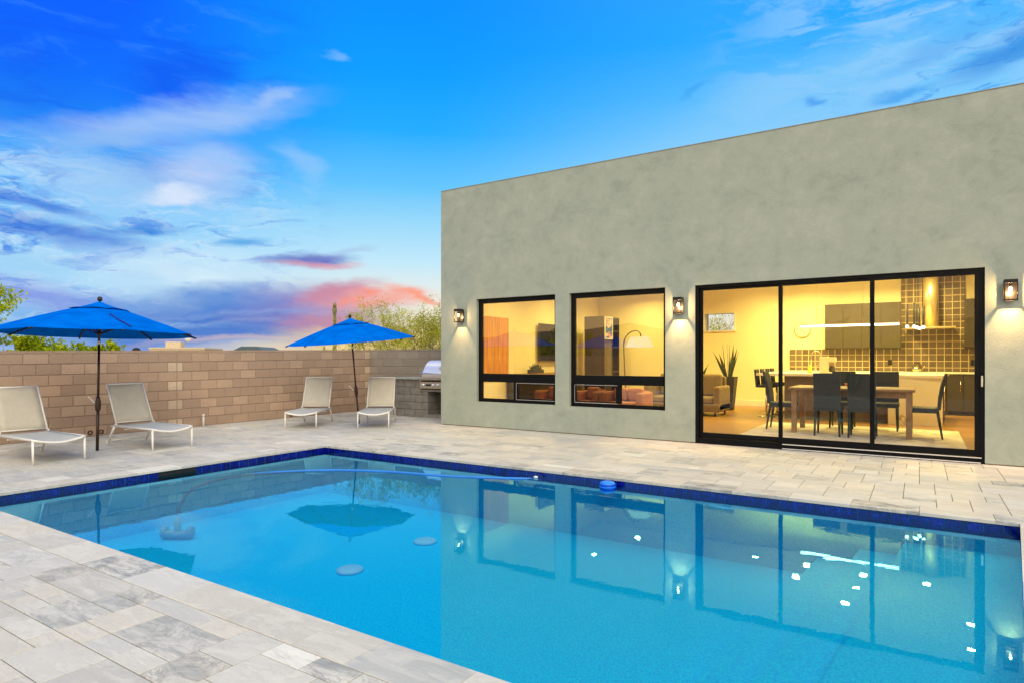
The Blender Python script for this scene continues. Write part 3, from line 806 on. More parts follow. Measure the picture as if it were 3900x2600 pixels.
# ------------------------------------------------------------------ umbrellas
def make_umbrella(loc, rotz, tilt, label, strap=True):
    Um = thing('patio_umbrella', label, 'umbrella', loc, 0, 'blue patio umbrellas')
    Um.rotation_euler = (tilt[0], tilt[1], 0)
    R_, zr, zt, rv = 1.52, 1.955, 2.36, .42
    b = MB(); b.tube([(0, 0, -.05), (0, 0, .76)], .0235, 12); b.tube([(0, 0, .76), (0, 0, 1.78)], .019, 12); b.tube([(0, 0, 1.84), (0, 0, 2.46)], .019, 12)
    b.build('pole', M['bronze'], Um)
    b = MB(); b.lathe([(.021, 1.775), (.024, 1.79), (.024, 1.83), (.021, 1.845)], n=14); b.build('tilt_joint', M['steel_panel'], Um)
    b = MB(); b.lathe([(.026, .66), (.040, .69), (.044, .74), (.042, .82), (.034, .86), (.024, .90)], n=16)
    ck = b.build('crank_box', M['bronze'], Um)
    b = MB(); b.tube([(-.03, -.02, .80), (-.065, -.04, .81), (-.12, -.07, .88)], .008, 8); b.tube([(-.12, -.07, .88), (-.15, -.085, .90)], .013, 8); b.build('crank_handle', M['white_plastic'], ck)
    b = MB(); b.lathe([(.02, 2.46), (.022, 2.475), (.013, 2.485), (.016, 2.495), (.034, 2.51), (.040, 2.535), (.034, 2.56), (.018, 2.575), (.004, 2.58)], n=16); b.build('finial', M['bronze'], Um)
    def surf(rr_, th, top, r0, r1, z0, z1, sagk, bow):
        """point of an eight panel cone, r given along the rib"""
        sec = (th-rotz) % (PI/4); mid = PI/8
        rad_ = rr_*math.cos(mid)/math.cos(sec-mid)
        u = (rr_-r0)/(r1-r0)
        z = z0+(z1-z0)*u + bow*math.sin(PI*u)
        s_ = 1-abs(sec-mid)/mid
        z -= sagk*u*math.sin(s_*PI/2)*(1 if u < 1 else .6)
        return Vector((rad_*math.cos(th), rad_*math.sin(th), z))
    def cone(bb, r0, r1, z0, z1, sagk, bow, nr, na, scal=0.0):
        rings = []
        for i in range(nr+1):
            rr_ = r0+(r1-r0)*i/nr; row = []
            for k in range(8*na):
                th = rotz+2*PI*k/(8*na)
                p = surf(rr_, th, 0, r0, r1, z0, z1, sagk, bow)
                if scal and i == nr:
                    s_ = (k % na)/na; p.z += scal*math.sin(PI*s_); f_ = 1-.06*math.sin(PI*s_); p.x *= f_; p.y *= f_
                row.append(bb.bm.verts.new(p))
            rings.append(row)
        N = 8*na
        for a, c_ in zip(rings, rings[1:]):
            for k in range(N):
                f = bb.bm.faces.new((a[k], a[(k+1) % N], c_[(k+1) % N], c_[k])); f.smooth = False
        return rings
    b = MB(); cone(b, .16, R_, 2.43, zr, .018, .012, 12, 8)
    # hem
    cn = b.build('canopy', M['canopy'], Um); md = cn.modifiers.new('thickness', 'SOLIDIFY'); md.thickness = .004
    b = MB(); cone(b, .02, rv+.03, 2.49, 2.352, .0, -.016, 6, 8, scal=.018)
    vt = b.build('vent', M['canopy'], cn); md = vt.modifiers.new('thickness', 'SOLIDIFY'); md.thickness = .004
    if strap:
        b = MB(); th = rotz+PI/8-PI/4*2.0
        pts = []
        for i in range(9):
            rr_ = .80+.60*i/8; p = surf(rr_, rad(-14+8.5*i/8+.35*math.sin(i*1.3)), 0, .16, R_, 2.43, zr, .018, .012); pts.append((p.x, p.y, p.z+.014))
        b.tube(pts, .012, 6, flat=.5); b.build('strap', simple('navy_strap', (.0, .02, .22), .8), cn)
    for k in range(8):
        th = rotz+k*PI/4
        b = MB(); pts = []
        for i in range(7):
            rr_ = .10+(R_-.10)*i/6; p = surf(max(rr_, .16), th, 0, .16, R_, 2.43, zr, 0, .012)
            pts.append((math.cos(th)*rr_, math.sin(th)*rr_, p.z-.022))
        b.tube(pts, .012, 6)
        rb = b.build('rib', M['lantern_black'], Um)
        b = MB(); q = surf(.72, th, 0, .16, R_, 2.43, zr, 0, .012)
        b.tube([(math.cos(th)*.03, math.sin(th)*.03, 1.96), (math.cos(th)*.72, math.sin(th)*.72, q.z-.02)], .007, 6); b.build('strut', M['bronze'], rb)
        b = MB(); b.tube([(math.cos(th)*(R_-.05), math.sin(th)*(R_-.05), zr-.004), (math.cos(th)*(R_+.02), math.sin(th)*(R_+.02), zr-.016)], .013, 6); b.build('rib_tip', M['bronze'], rb)
    b = MB(); b.lathe([(.022, 1.93), (.045, 1.945), (.045, 1.975), (.022, 1.99)], n=14); b.build('hub', M['bronze'], Um)
    return Um
make_umbrella((-11.55, 5.02, 0), rad(33), (-.022, -.0143), 'nearer blue umbrella with a dark strap on its canopy, at the left')
u2 = make_umbrella((-11.18, 10.52, 0), rad(5), (rad(5.5), rad(-1.0)), 'farther tilted blue umbrella between two loungers near the wall corner', False)
u2.scale = (.965, .965, 1)
make_umbrella((-10.3, .35, 0), rad(30), (0, 0), 'third blue umbrella, seen mirrored in the right window', False)

# ------------------------------------------------------------------ small yard things
b = MB(); b.tube([(0, 0, -.02), (0, 0, .24)], .021, 12); b.lathe([(.028, .235), (.028, .275), (.020, .285)], n=14)
o = b.build('pipe_stub', M['white_plastic']); o.location = (-13.60, 8.1, 0); tag(o, 'short white capped pipe standing by the block wall', 'pipe')
for k, (y, lab) in enumerate(((5.86, 'dark weep hole at the foot of the wall, left of the nearer umbrella pole'), (6.06, 'dark weep hole at the foot of the wall, behind the nearer umbrella pole'), (10.6, 'dark weep hole at the foot of the wall near the farther loungers'))):
    b = MB(); b.lathe([(.045, 0), (.045, .03), (.032, .03), (.032, .005)], n=16, mat=Matrix.Rotation(PI/2, 4, 'Y'))
    o = b.build('weep_hole', M['dark']); o.location = (-13.795, y, .075); tag(o, lab, 'drain hole', 'weep holes at the wall foot')
# floating dispenser
fd = thing('chlorine_floater', 'round blue chlorine floater bobbing against the far pool edge', 'pool floater', (-3.34, 7.38, WZ-.03))
fd.scale = (.84, .84, .9)
b = MB(); b.lathe([(.06, -.02), (.115, .0), (.118, .03)], n=28); b.build('tank', M['pool_dark_blue'], fd)
b = MB(); b.lathe([(.118, .031), (.126, .036), (.126, .046), (.118, .050)], n=28); b.build('ring', M['pool_blue'], fd)
b = MB(); b.lathe([(.116, .051), (.118, .075)], n=28); b.build('band', M['pool_dark_blue'], fd)
b = MB(); b.lathe([(.118, .0755), (.120, .085), (.10, .105), (.055, .118), (.045, .112), (.01, .112)], n=28); b.build('lid', M['pool_blue'], fd)
# drains
for k, (x, y, lab) in enumerate(((-5.31, 4.86, 'round pale drain cover on the pool floor, nearer of two'), (-5.33, 6.15, 'round pale drain cover on the pool floor, farther of two'))):
    b = MB(); b.lathe([(.15, 0), (.15, .02), (.13, .035), (.03, .045)], n=32); o = b.build('drain_cover', M['drain']); o.location = (x, y, BZ+.001); tag(o, lab, 'drain cover', 'drain covers on the pool floor')
# vacuum hose and head
vac = thing('pool_vacuum', 'blue pool vacuum with a long hose looping across the water', 'pool cleaner', (-8.15, 4.5, BZ))
vx, vy = -8.15, 4.5
b = MB(); b.box(-.17, .17, -.075, .075, .03, .11, .03, rot=Rz(rad(33)))
b.lathe([(.07, -.03), (.085, 0), (.07, .03)], 0, 0, 0, 18, Rz(rad(33)) @ T(.17, 0, .09) @ Matrix.Rotation(PI/2, 4, 'Y')); b.lathe([(.07, -.03), (.085, 0), (.07, .03)], 0, 0, 0, 18, Rz(rad(33)) @ T(-.17, 0, .09) @ Matrix.Rotation(PI/2, 4, 'Y'))
b.build('head', M['vac'], vac)
b = MB(); b.lathe([(.045, .09), (.04, .16), (.05, .18), (.03, .30)], n=16); b.build('neck', M['vac'], vac)
def cr(pts, n=8):
    out_ = []; P_ = [Vector(p) for p in pts]
    for i in range(len(P_)-1):
        p0, p1, p2, p3 = P_[max(0, i-1)], P_[i], P_[i+1], P_[min(len(P_)-1, i+2)]
        for k in range(n):
            u = k/n; out_.append(.5*((2*p1)+(p2-p0)*u+(2*p0-5*p1+4*p2-p3)*u*u+(3*p1-p0-3*p2+p3)*u**3))
    out_.append(P_[-1]); return out_
pts = [(vx, vy, BZ+.28), (-8.25, 4.60, -.38), (-8.28, 4.85, -.20), (-8.05, 5.42, -.118), (-7.35, 6.20, -.10), (-6.5, 6.62, -.098), (-5.6, 6.82, -.098), (-4.9, 7.08, -.098), (-4.55, 7.26, -.10), (-4.42, 7.40, -.12), (-4.4, 7.52, -.15)]
b = MB(); b.tube([(p.x-vx, p.y-vy, p.z-BZ) for p in cr(pts, 7)], .021, 8); b.build('hose', M['hose'], vac)
b = MB(); b.lathe([(.03, 0), (.03, .02), (.02, .025)], -4.42-vx, 7.40-vy, WZ-BZ, 14); b.build('hose_float', M['white_plastic'], vac)

# ------------------------------------------------------------------ trees
def leaf(bb, p, s, rnd_, tone, long=2.2):
    a = Vector((rnd_.gauss(0, 1), rnd_.gauss(0, 1), rnd_.gauss(0, 1))).normalized(); c_ = a.cross(Vector((rnd_.gauss(0, 1), rnd_.gauss(0, 1), rnd_.gauss(0, 1)))).normalized()
    p = Vector(p)
    bb.quad([p-a*s*long/2, p+c_*s/2, p+a*s*long/2, p-c_*s/2], tone)
def tree(name, label, cat, loc, h, spread, seed, leafm, nl, ls=.045, base=5, depth=4, up=.55, group=None, droop=0.0, twig=True):
    r_ = random.Random(seed); root = thing(name, label, cat, loc, 0, group)
    bt = MB(); bl_ = MB()
    tips = []
    def grow(p, d, L, r, lev):
        n = 4; pts = [p]; q = Vector(p); dd = Vector(d)
        for i in range(n):
            dd = (dd+Vector((r_.gauss(0, .16), r_.gauss(0, .16), r_.gauss(0, .10)+.04-droop*(lev > 2)))).normalized(); q = q+dd*L/n; pts.append(q.copy())
        rs = [r*(1-.45*i/n) for i in range(n+1)]
        bt.tube(pts, rs, 5 if lev < 2 else 3, cap=False)
        if lev >= depth-1:
            tips.append(pts)
        if lev < depth:
            for k in range(3 if lev < 2 else r_.choice((3, 4))):
                i = r_.choice((2, 3, 4)) if k else 4
                ax = Vector((r_.gauss(0, 1), r_.gauss(0, 1), r_.gauss(0, .6)+up*.6)).normalized()
                nd = (dd*.9+ax*.62).normalized()
                grow(pts[i], nd, L*r_.uniform(.62, .82), rs[i]*.62, lev+1)
    for k in range(base):
        a = 2*PI*k/base+r_.uniform(-.3, .3)
        grow(Vector((r_.uniform(-.08, .08), r_.uniform(-.08, .08), 0)), Vector((math.cos(a)*spread, math.sin(a)*spread, 1)).normalized(), h*.34, h*.018, 0)
    for _ in range(nl):
        pts = r_.choice(tips); i = r_.randrange(4); u = r_.random(); p = pts[i].lerp(pts[i+1], u)
        p = p+Vector((r_.gauss(0, .05), r_.gauss(0, .05), r_.gauss(0, .05)))*h*.22
        dens = noise.noise(p*1.6+Vector((seed, 0, 0)))
        if dens < -.18 and r_.random() < .8: continue
        tone = min(1, max(0, .5+.9*noise.noise(p*1.1+Vector((seed*2, 3, 0)))+r_.uniform(-.3, .3)))
        leaf(bl_, p, ls*r_.uniform(.6, 1.4), r_, (tone, 0, 0))
    bt.build('trunk', M['bark_green'], root, fix=False); bl_.build('crown', leafm, root, fix=False)
    return root
tree('palo_verde_tree', 'tall airy palo verde tree behind the wall corner, left of the house', 'tree', (-16.1, 17.0, -.3), 4.35, .62, 21, M['leaf_olive'], 15000, .028, base=6, depth=5, group='palo verde trees behind the rear wall')
tree('palo_verde_tree', 'smaller palo verde tree touching the house corner', 'tree', (-14.2, 16.9, -.3), 3.9, .42, 33, M['leaf_olive'], 9500, .028, base=5, depth=5, group='palo verde trees behind the rear wall')
tree('desert_shrub', 'pale grey green shrub just right of the tall cactus, mostly under the umbrella', 'shrub', (-18.6, 17.4, -.3), 2.6, .8, 41, M['leaf_olive'], 8000, .030, base=6, depth=3)
tree('desert_shrub', 'low green shrub between the two palo verde trees', 'shrub', (-15.2, 17.2, -.3), 2.5, .7, 43, M['leaf_olive'], 6000, .030, base=6, depth=3)
tree('mesquite_tree', 'tall bright green tree leaning in at the left edge of the picture', 'tree', (-20.8, 4.5, -.3), 4.8, .5, 51, M['leaf_yellow'], 34000, .042, base=7, depth=4)
tree('mesquite_shrub', 'yellow green bushy shrub under the nearer umbrella, beyond the wall', 'shrub', (-19.6, 7.7, -.3), 2.75, .95, 61, M['leaf_yellow'], 60000, .045, base=10, depth=4)
tree('mesquite_shrub', 'small sprig of yellow green shrub showing above the wall left of the nearer umbrella pole', 'shrub', (-18.6, 9.0, -.3), 2.15, .8, 67, M['leaf_yellow'], 16000, .042, base=6, depth=3)
tree('palo_verde_tree', 'bare branched tree seen through the small high window', 'tree', (-6.6, 26.5, -.3), 4.9, .5, 71, M['leaf_olive'], 3000, .04, base=6, depth=4)
for k, (x, y, h_) in enumerate(((-17, -7, 4.0), (-20, -14, 4.6), (-11, -14, 3.6), (-3, -15, 4.4), (-24, -2, 3.8))):
    tree('desert_tree', 'leafy desert tree behind the camera, %s' % ('beyond the third umbrella', 'tallest and farthest to the left', 'middle of the row', 'nearest the right end', 'beyond the block wall')[k], 'tree', (x, y, -.3), h_, .6, 80+k, M['leaf_yellow'], 3500, .09, base=5, depth=3, group='trees behind the camera')
# saguaros
def saguaro(loc, h, r, label, fork=False):
    root = thing('saguaro_cactus', label, 'cactus', loc)
    b = MB(); n = 24; rings = []; N = 26
    rn = random.Random(int(h*100))
    for i in range(N+1):
        u = i/N; z = h*u
        rr_ = r*(1+.12*noise.noise(Vector((0, 0, z*2.1+h)))+(.10 if .52 < u < .60 else 0)) * (1-.28*u)
        if fork and u > .93: rr_ *= 1.55 if u < .99 else 1.3
        if not fork and u > .9: rr_ *= math.sqrt(max(.02, 1-((u-.9)/.1)**2))
        cx = .035*noise.noise(Vector((z*.8, 1, 0))); 
        rings.append([b.bm.verts.new((cx+rr_*(1+.09*math.cos(k*PI))*math.cos(2*PI*k/n), rr_*(1+.09*math.cos(k*PI))*math.sin(2*PI*k/n), z)) for k in range(n)])
    for a, c_ in zip(rings, rings[1:]):
        for k in range(n): b.bm.faces.new((a[k], a[(k+1) % n], c_[(k+1) % n], c_[k]))
    b.bm.faces.new(rings[-1]); b.build('trunk', M['cactus'], root)
    if fork:
        b = MB()
        for s in (-1, 1): b.tube([(s*r*.45, 0, h-.02), (s*r*.8, 0, h+.12), (s*r*.75, 0, h+.24)], [r*.55, r*.42, r*.12], 8)
        b.build('bud', M['cactus'], root)
saguaro((-22.4, 19.6, -.3), 4.15, .085, 'tall slender saguaro cactus with a forked tip beyond the wall', True)
saguaro((-22.75, 19.3, -.3), 2.42, .075, 'short saguaro stub at the foot of the tall cactus')
# far houses
def far_house(loc, rotz, w, d, h, mat, label, chimney=None, gable=0, windows=()):
    root = thing('distant_house', label, 'house', loc, rotz)
    b = MB(); b.box(-w/2, w/2, -d/2, d/2, 0, h, .02); b.build('wall', mat, root)
    b = MB()
    if gable: b.prism([(-w/2-.3, h+.002), (w/2+.3, h+.002), (w/2-w*.25, h+gable), (-w/2+w*.25, h+gable)], 'y', -d/2-.3, d/2+.3)
    else: b.box(-w/2-.05, w/2+.05, -d/2-.05, d/2+.05, h+.002, h+.12)
    rf = b.build('roof', M['grey_roof'] if gable else mat, root)
    if chimney:
        b = MB(); x, cw_, chh = chimney; b.box(x-cw_/2, x+cw_/2, -cw_/2, cw_/2, h+.1, h+chh, .03); cm = b.build('chimney', mat, rf)
        b = MB(); b.lathe([(.05, 0), (.2, .12), (.22, .25), (.15, .4), (.03, .46)], 0, 0, h+chh, 16); b.build('chimney_cap', M['white_plastic'], rf)
    for wx in windows:
        b = MB(); b.box(wx-.5, wx+.5, -d/2-.02, -d/2+.02, h-2, h-.9); b.build('window', M['dark'], root)
th = rad(33.02)
def dirp(px, dist):
    k = (px-1176)/1440; return (dist*(-math.sin(th)+k*math.cos(th)), dist*(math.cos(th)+k*math.sin(th)))
x, y = dirp(432, 45); far_house((x, y, -.4), rad(45), 3.4, 5, 2.55, M['cream_stucco'], 'cream distant house with a chimney and white round cap above the wall', chimney=(-.85, 1.0, .55), windows=(-.8, .9))
x, y = dirp(594, 52); far_house((x, y, -.4), rad(40), 2.2, 5, 2.45, M['cream_stucco'], 'distant house whose grey roof just clears the wall', gable=.42, windows=(0,))
b = MB(); b.lathe([(.10, -1.9), (.12, 0), (.22, .05), (.24, .16), (.17, .28), (.04, .33)], n=16); o = b.build('roof_turbine', M['dark']); x, y = dirp(313, 40); o.location = (x, y, 1.90); tag(o, 'tiny dark rounded vent poking above the wall right of the nearer umbrella', 'vent')

# ------------------------------------------------------------------ interior
def chair_mesh():
    Cn = thing('dining_chair', '', 'dining chair', (0, 0, 0), 0, 'dark high backed chairs round the dining table')
    # seat faces +y; back at -y
    b = MB(); b.box(-.23, .23, -.22, .24, .44, .53, .025); b.build('seat', M['black_leather'], Cn)
    b = MB(); pr_ = [(-.20, .50), (-.215, .70), (-.25, .92), (-.31, 1.12), (-.345, 1.12), (-.30, .92), (-.265, .70), (-.245, .50)]
    b.prism(pr_, 'x', -.215, .215); b.build('backrest', M['black_leather'], Cn)
    for sx in (-1, 1):
        b = MB(); b.tube([(sx*.19, .20, .45), (sx*.20, .21, 0)], [.024, .016], 6); b.build('leg', M['black_leather'], Cn)
        b = MB(); b.tube([(sx*.19, -.20, .48), (sx*.20, -.27, 0)], [.026, .016], 6); b.build('leg', M['black_leather'], Cn)
    return Cn
ch = chair_mesh()
CH = [((-1.38, 12.66), 0, 'dark dining chair with its back to the glass, left of the pair'), ((-.84, 12.66), 0, 'dark dining chair with its back to the glass, just behind the door mullion'),
      ((.06, 13.15), 90, 'dark dining chair seen side on at the right end of the table'), ((-2.25, 13.25), -90, 'dining chair at the left end of the table'),
      ((-1.30, 14.15), 180, 'dining chair on the far side of the table, left one'), ((-.55, 14.15), 180, 'dining chair on the far side of the table, right one')]
for k, (p, a, lab) in enumerate(CH):
    o = ch if k == 0 else dup(ch, (0, 0, 0))
    o.location = (p[0], p[1], IZ+.012); o.rotation_euler = (0, 0, rad(a)); o['label'] = lab
tb = thing('dining_table', 'brown wooden dining table behind the sliding door', 'dining table', (-1.06, 13.25, IZ+.012))
b = MB(); b.box(-1.0, 1.0, -.58, .58, .80, .845, .008); b.build('tabletop', M['walnut'], tb)
b = MB(); b.box(-.9, .9, -.48, -.45, .69, .798); b.box(-.9, .9, .45, .48, .69, .798); b.box(-.93, -.90, -.48, .48, .69, .798); b.box(.90, .93, -.48, .48, .69, .798); b.build('apron', M['walnut'], tb)
for sx in (-1, 1):
    for sy in (-1, 1):
        b = MB(); b.box(sx*.91-.045, sx*.91+.045, sy*.5-.045, sy*.5+.045, 0, .799, .004); b.build('leg', M['walnut'], tb)
for k, (x, y, lab) in enumerate(((-1.6, 13.05, 'pale placemat on the left of the dining table'), (-.42, 13.2, 'pale placemat on the right of the dining table'))):
    b = MB(); b.box(-.22, .22, -.15, .15, 0, .006); o = b.build('placemat', M['quartz']); o.location = (x, y, IZ+.86); tag(o, lab, 'placemat')
b = MB(); b.lathe([(.03, 0), (.07, .03), (.085, .07), (.078, .07), (.05, .03), (.01, .015)], n=20); o = b.build('bowl', M['orange_bowl']); o.location = (-1.1, 13.3, IZ+.858); tag(o, 'small orange bowl on the dining table', 'bowl')
b = MB(); b.box(-2.75, .62, 11.85, 14.6, IZ+.001, IZ+.012, .004); o = b.build('rug', M['rug']); tag(o, 'large pale patterned rug under the dining table', 'rug')
# linear pendant
pl_ = thing('linear_pendant', 'long slim glowing bar pendant over the dining table', 'pendant lamp', (-1.16, 13.75, 2.18))
b = MB(); b.box(-.84, .84, -.018, .018, -.018, .012); b.build('light_bar', M['led'], pl_)
b = MB(); b.box(-.845, .845, -.02, .02, .0125, .035); b.build('housing', M['brass'], pl_)
for s in (-.55, .25): b = MB(); b.tube([(s, 0, .035), (s, 0, 1.56)], .003, 5); b.build('cable', M['brass'], pl_)
# island
isl = thing('kitchen_island', 'kitchen island with white quartz top and veined end panel', 'kitchen island', (-2.9, 15.5, IZ))
b = MB(); b.box(.25, 2.33, .28, 2.5, 0, .985); b.build('cabinet', M['grey_panel'], isl)
b = MB(); b.hexa([(2.34, 0, 0), (3.27, 0.04, 0), (3.30, .10, 0), (2.34, .10, 0), (2.34, 0, .99), (3.27, .04, .99), (3.30, .10, .99), (2.34, .10, .99)]); b.build('end_panel', M['veined'], isl)
b = MB(); b.hexa([(2.34, .102, 0.1), (3.29, .102, 0.1), (3.45, 2.5, 0.1), (2.34, 2.5, 0.1), (2.34, .102, .985), (3.29, .102, .985), (3.45, 2.5, .985), (2.34, 2.5, .985)]); sidec = b.build('appliance_side', M['charcoal'], isl)
b = MB(); b.tube([(3.335, .35, .30), (3.335, .35, .80)], .012, 6); b.tube([(3.36, .8, .78), (3.38, 1.3, .78)], .012, 6); b.build('handle', M['chrome'], sidec)
b = MB(); b.hexa([(-.32, -.03, .992), (3.30, 0.01, .992), (3.50, 2.55, .992), (-.32, 2.55, .992), (-.32, -.03, 1.045), (3.30, .01, 1.045), (3.50, 2.55, 1.045), (-.32, 2.55, 1.045)]); b.build('countertop', M['quartz'], isl)
b = MB(); pts = [(.76, .75, 1.047), (.76, .75, 1.45)]+[(.76+.10-.10*math.cos(PI*k/8), .75, 1.45+.12*math.sin(PI*k/8)) for k in range(1, 9)]+[(.96, .75, 1.30)]
b.tube(pts, .012, 8); b.tube([(.86, .75, 1.047), (.86, .75, 1.22), (.92, .75, 1.25)], .010, 8); b.build('faucet', M['chrome'], isl)
# bar stools
def stool():
    S = thing('bar_stool', '', 'bar stool', (0, 0, 0), 0, 'bar stools along the left end of the kitchen island')
    b = MB(); b.lathe([(.20, 0), (.20, .015), (.03, .025)], n=24); b.build('base', M['chrome'], S)
    b = MB(); b.tube([(0, 0, .02), (0, 0, .70)], .025, 12); b.tube([(0, 0, .25), (.15, 0, .25)], .012, 8); b.build('column', M['chrome'], S)
    b = MB(); b.box(-.19, .20, -.2, .2, .70, .76, .02); b.build('seat', M['black_leather'], S)
    b = MB(); b.prism([(-.17, .74), (-.21, 1.13), (-.25, 1.13), (-.21, .70)], 'y', -.18, .18); b.build('backrest', M['black_leather'], S)
    return S
st = stool()
for k, (y, lab) in enumerate(((15.95, 'nearest bar stool at the island'), (16.6, 'second bar stool from the glass at the island'), (17.25, 'third bar stool from the glass at the island'), (17.85, 'farthest bar stool at the island'))):
    o = st if k == 0 else dup(st, (0, 0, 0)); o.location = (-3.08, y, IZ+.001); o['label'] = lab
# back counter, cabinets, tile
def plain(name, mat, boxes, label, cat, group=None):
    xs = [q[0] for q in boxes]; ox, oy, oz = boxes[0][0], boxes[0][2], boxes[0][4]
    b = MB()
    for q in boxes: b.box(q[0]-ox, q[1]-ox, q[2]-oy, q[3]-oy, q[4]-oz, q[5]-oz, q[6] if len(q) > 6 else .004)
    o = b.build(name, mat); o.location = (ox, oy, oz); return tag(o, label, cat, group)
bc = thing('base_cabinets', 'brown base cabinets along the kitchen back wall', 'kitchen cabinet', (-3.1, 18.7, IZ))
b = MB(); b.box(0, 6.4, .08, .585, 0, .10); b.build('toe_kick', M['charcoal'], bc)
x = 0
while x < 6.39:
    b = MB(); b.box(x+.003, min(x+.797, 6.4), 0.02, .585, .101, 1.01, .004); cab = b.build('cabinet_door', M['taupe'], bc)
    b = MB(); b.tube([(x+.74, .0, .60), (x+.74, .0, .85)], .008, 6); b.build('handle', M['chrome'], cab); x += .8
b = MB(); b.box(-.02, 6.4, 0, .585, 1.012, 1.055, .004); b.build('countertop', M['quartz'], bc)
b = MB(); b.box(0, 6.45, .566, .594, 1.056, 1.64); b.box(2.70, 4.06, .564, .592, 1.641, 3.58); b.build('backsplash', M['wall_tile'], bc)
def uppers(x0, x1, n, label):
    r = thing('upper_cabinet', label, 'kitchen cabinet', (x0, 18.95, 1.79))
    b = MB(); b.box(0, x1-x0, 0.02, .345, 0, 1.2, .004); b.build('carcass', M['taupe'], r)
    for k in range(n):
        w_ = (x1-x0)/n; b = MB(); b.box(k*w_+.003, (k+1)*w_-.003, 0, .019, .02, 1.10, .003); b.build('door', M['taupe'], r)
uppers(-2.16, -.40, 4, 'brown upper cabinets left of the range hood'); uppers(.94, 2.7, 4, 'brown upper cabinet at the right edge of the glass')
rh = thing('range_hood', 'tall metal range hood rising against the tiled wall', 'range hood', (.24, 18.6, 2.27))
b = MB(); b.box(-.50, .50, -.05, .66, 0, .045, .005); b.build('canopy', M['brass'], rh)
b = MB(); b.lathe([(.165, .046), (.165, 1.46)], 0, .4, 0, 28); b.build('chimney', M['brass'], rh)
plain('wall_outlet', M['dark'], [(-2.28, -2.19, 19.262, 19.272, 1.36, 1.50)], 'black outlet plate on the tiles behind the coffee maker', 'outlet', 'outlets on the kitchen tiles')
plain('wall_outlet', M['dark'], [(-.70, -.60, 19.262, 19.272, 1.36, 1.50)], 'black outlet plate on the tiles left of the kettle', 'outlet', 'outlets on the kitchen tiles')
plain('wall_outlet', M['dark'], [(1.06, 1.15, 19.262, 19.272, 1.36, 1.50)], 'black outlet plate on the tiles at the right edge of the door glass', 'outlet', 'outlets on the kitchen tiles')
ck = thing('wall_clock', 'round pale wall clock beside the glowing bar pendant', 'clock', (-2.76, 19.28, 2.34))
RX = Matrix.Rotation(PI/2, 4, 'X')
b = MB(); b.lathe([(.19, 0), (.19, .02)], n=36, mat=RX); fc = b.build('face', M['clock_face'], ck)
b = MB()
for k in range(28):
    pass
b.tube([(.20*math.cos(2*PI*k/36), -.02, .20*math.sin(2*PI*k/36)) for k in range(37)], .014, 8, cap=False); b.build('rim', M['brass'], ck)
b = MB(); b.tube([(0, -.028, 0), (.055, -.028, -.12)], .005, 5); b.tube([(0, -.028, 0), (-.06, -.028, -.075)], .006, 5)
for k in range(12):
    a = 2*PI*k/12; b.tube([(.15*math.cos(a), -.024, .15*math.sin(a)), (.172*math.cos(a), -.024, .172*math.sin(a))], .004, 4)
b.build('hands', M['walnut'], ck)
cm = thing('coffee_maker', 'beige coffee maker with glass jug on the island', 'coffee maker', (-1.95, 16.2, IZ+1.046))
b = MB(); b.box(0, .17, -.09, .09, 0, .38, .008); b.box(.17, .36, -.09, .09, 0, .025, .004); b.box(.17, .34, -.08, .08, .26, .37, .01); b.build('body', M['beige_plastic'], cm)
b = MB(); b.lathe([(.05, .03), (.068, .06), (.06, .15), (.045, .18)], .255, 0, 0, 18); b.build('jug', M['charcoal'], cm)
kt = thing('kettle', 'shiny round kettle on the back counter below the hood', 'kettle', (-.05, 18.95, IZ+1.056))
b = MB(); b.lathe([(.08, 0), (.11, .04), (.10, .11), (.05, .15), (.015, .17)], n=24); b.tube([(.09, 0, .06), (.15, 0, .12), (.16, 0, .15)], [.022, .014, .010], 8); b.build('body', M['chrome'], kt)
b = MB(); b.tube([(.09*math.cos(PI*k/8), 0, .12+.11*math.sin(PI*k/8)) for k in range(9)], .008, 6); b.build('handle', M['charcoal'], kt)
b = MB(); b.lathe([(.035, 0), (.04, .01), (.04, .13), (.015, .16), (.012, .20)], n=16); o = b.build('soap_bottle', M['yellow_soap']); o.location = (-2.16, 16.15, IZ+1.046); tag(o, 'yellow soap bottle beside the island faucet', 'soap bottle')
# cluster pendants (in front of the hood)
for k, (x, y, zb, L_) in enumerate(((-.23, 16.5, 2.24, .50), (-.10, 16.55, 2.24, .52), (-.05, 16.35, 2.21, .52), (.0, 16.6, 2.20, .45), (.075, 16.45, 2.22, .45))):
    r = thing('tube_pendant', 'slim black tube pendant over the island, %s of five' % ('first', 'second', 'third', 'fourth', 'fifth')[k]+' from the left', 'pendant lamp', (x, y, zb), 0, 'cluster of tube pendants over the island')
    b = MB(); b.tube([(0, 0, .03), (0, 0, L_)], .022, 10); b.build('tube', M['charcoal'], r)
    b = MB(); b.tube([(0, 0, L_), (0, 0, 3.75-zb)], .002, 4); b.build('cable', M['brass'], r)
    b = MB(); b.lathe([(.01, -.03), (.03, -.012), (.032, .008), (.022, .029)], n=12); b.build('bulb', M['led'], r)
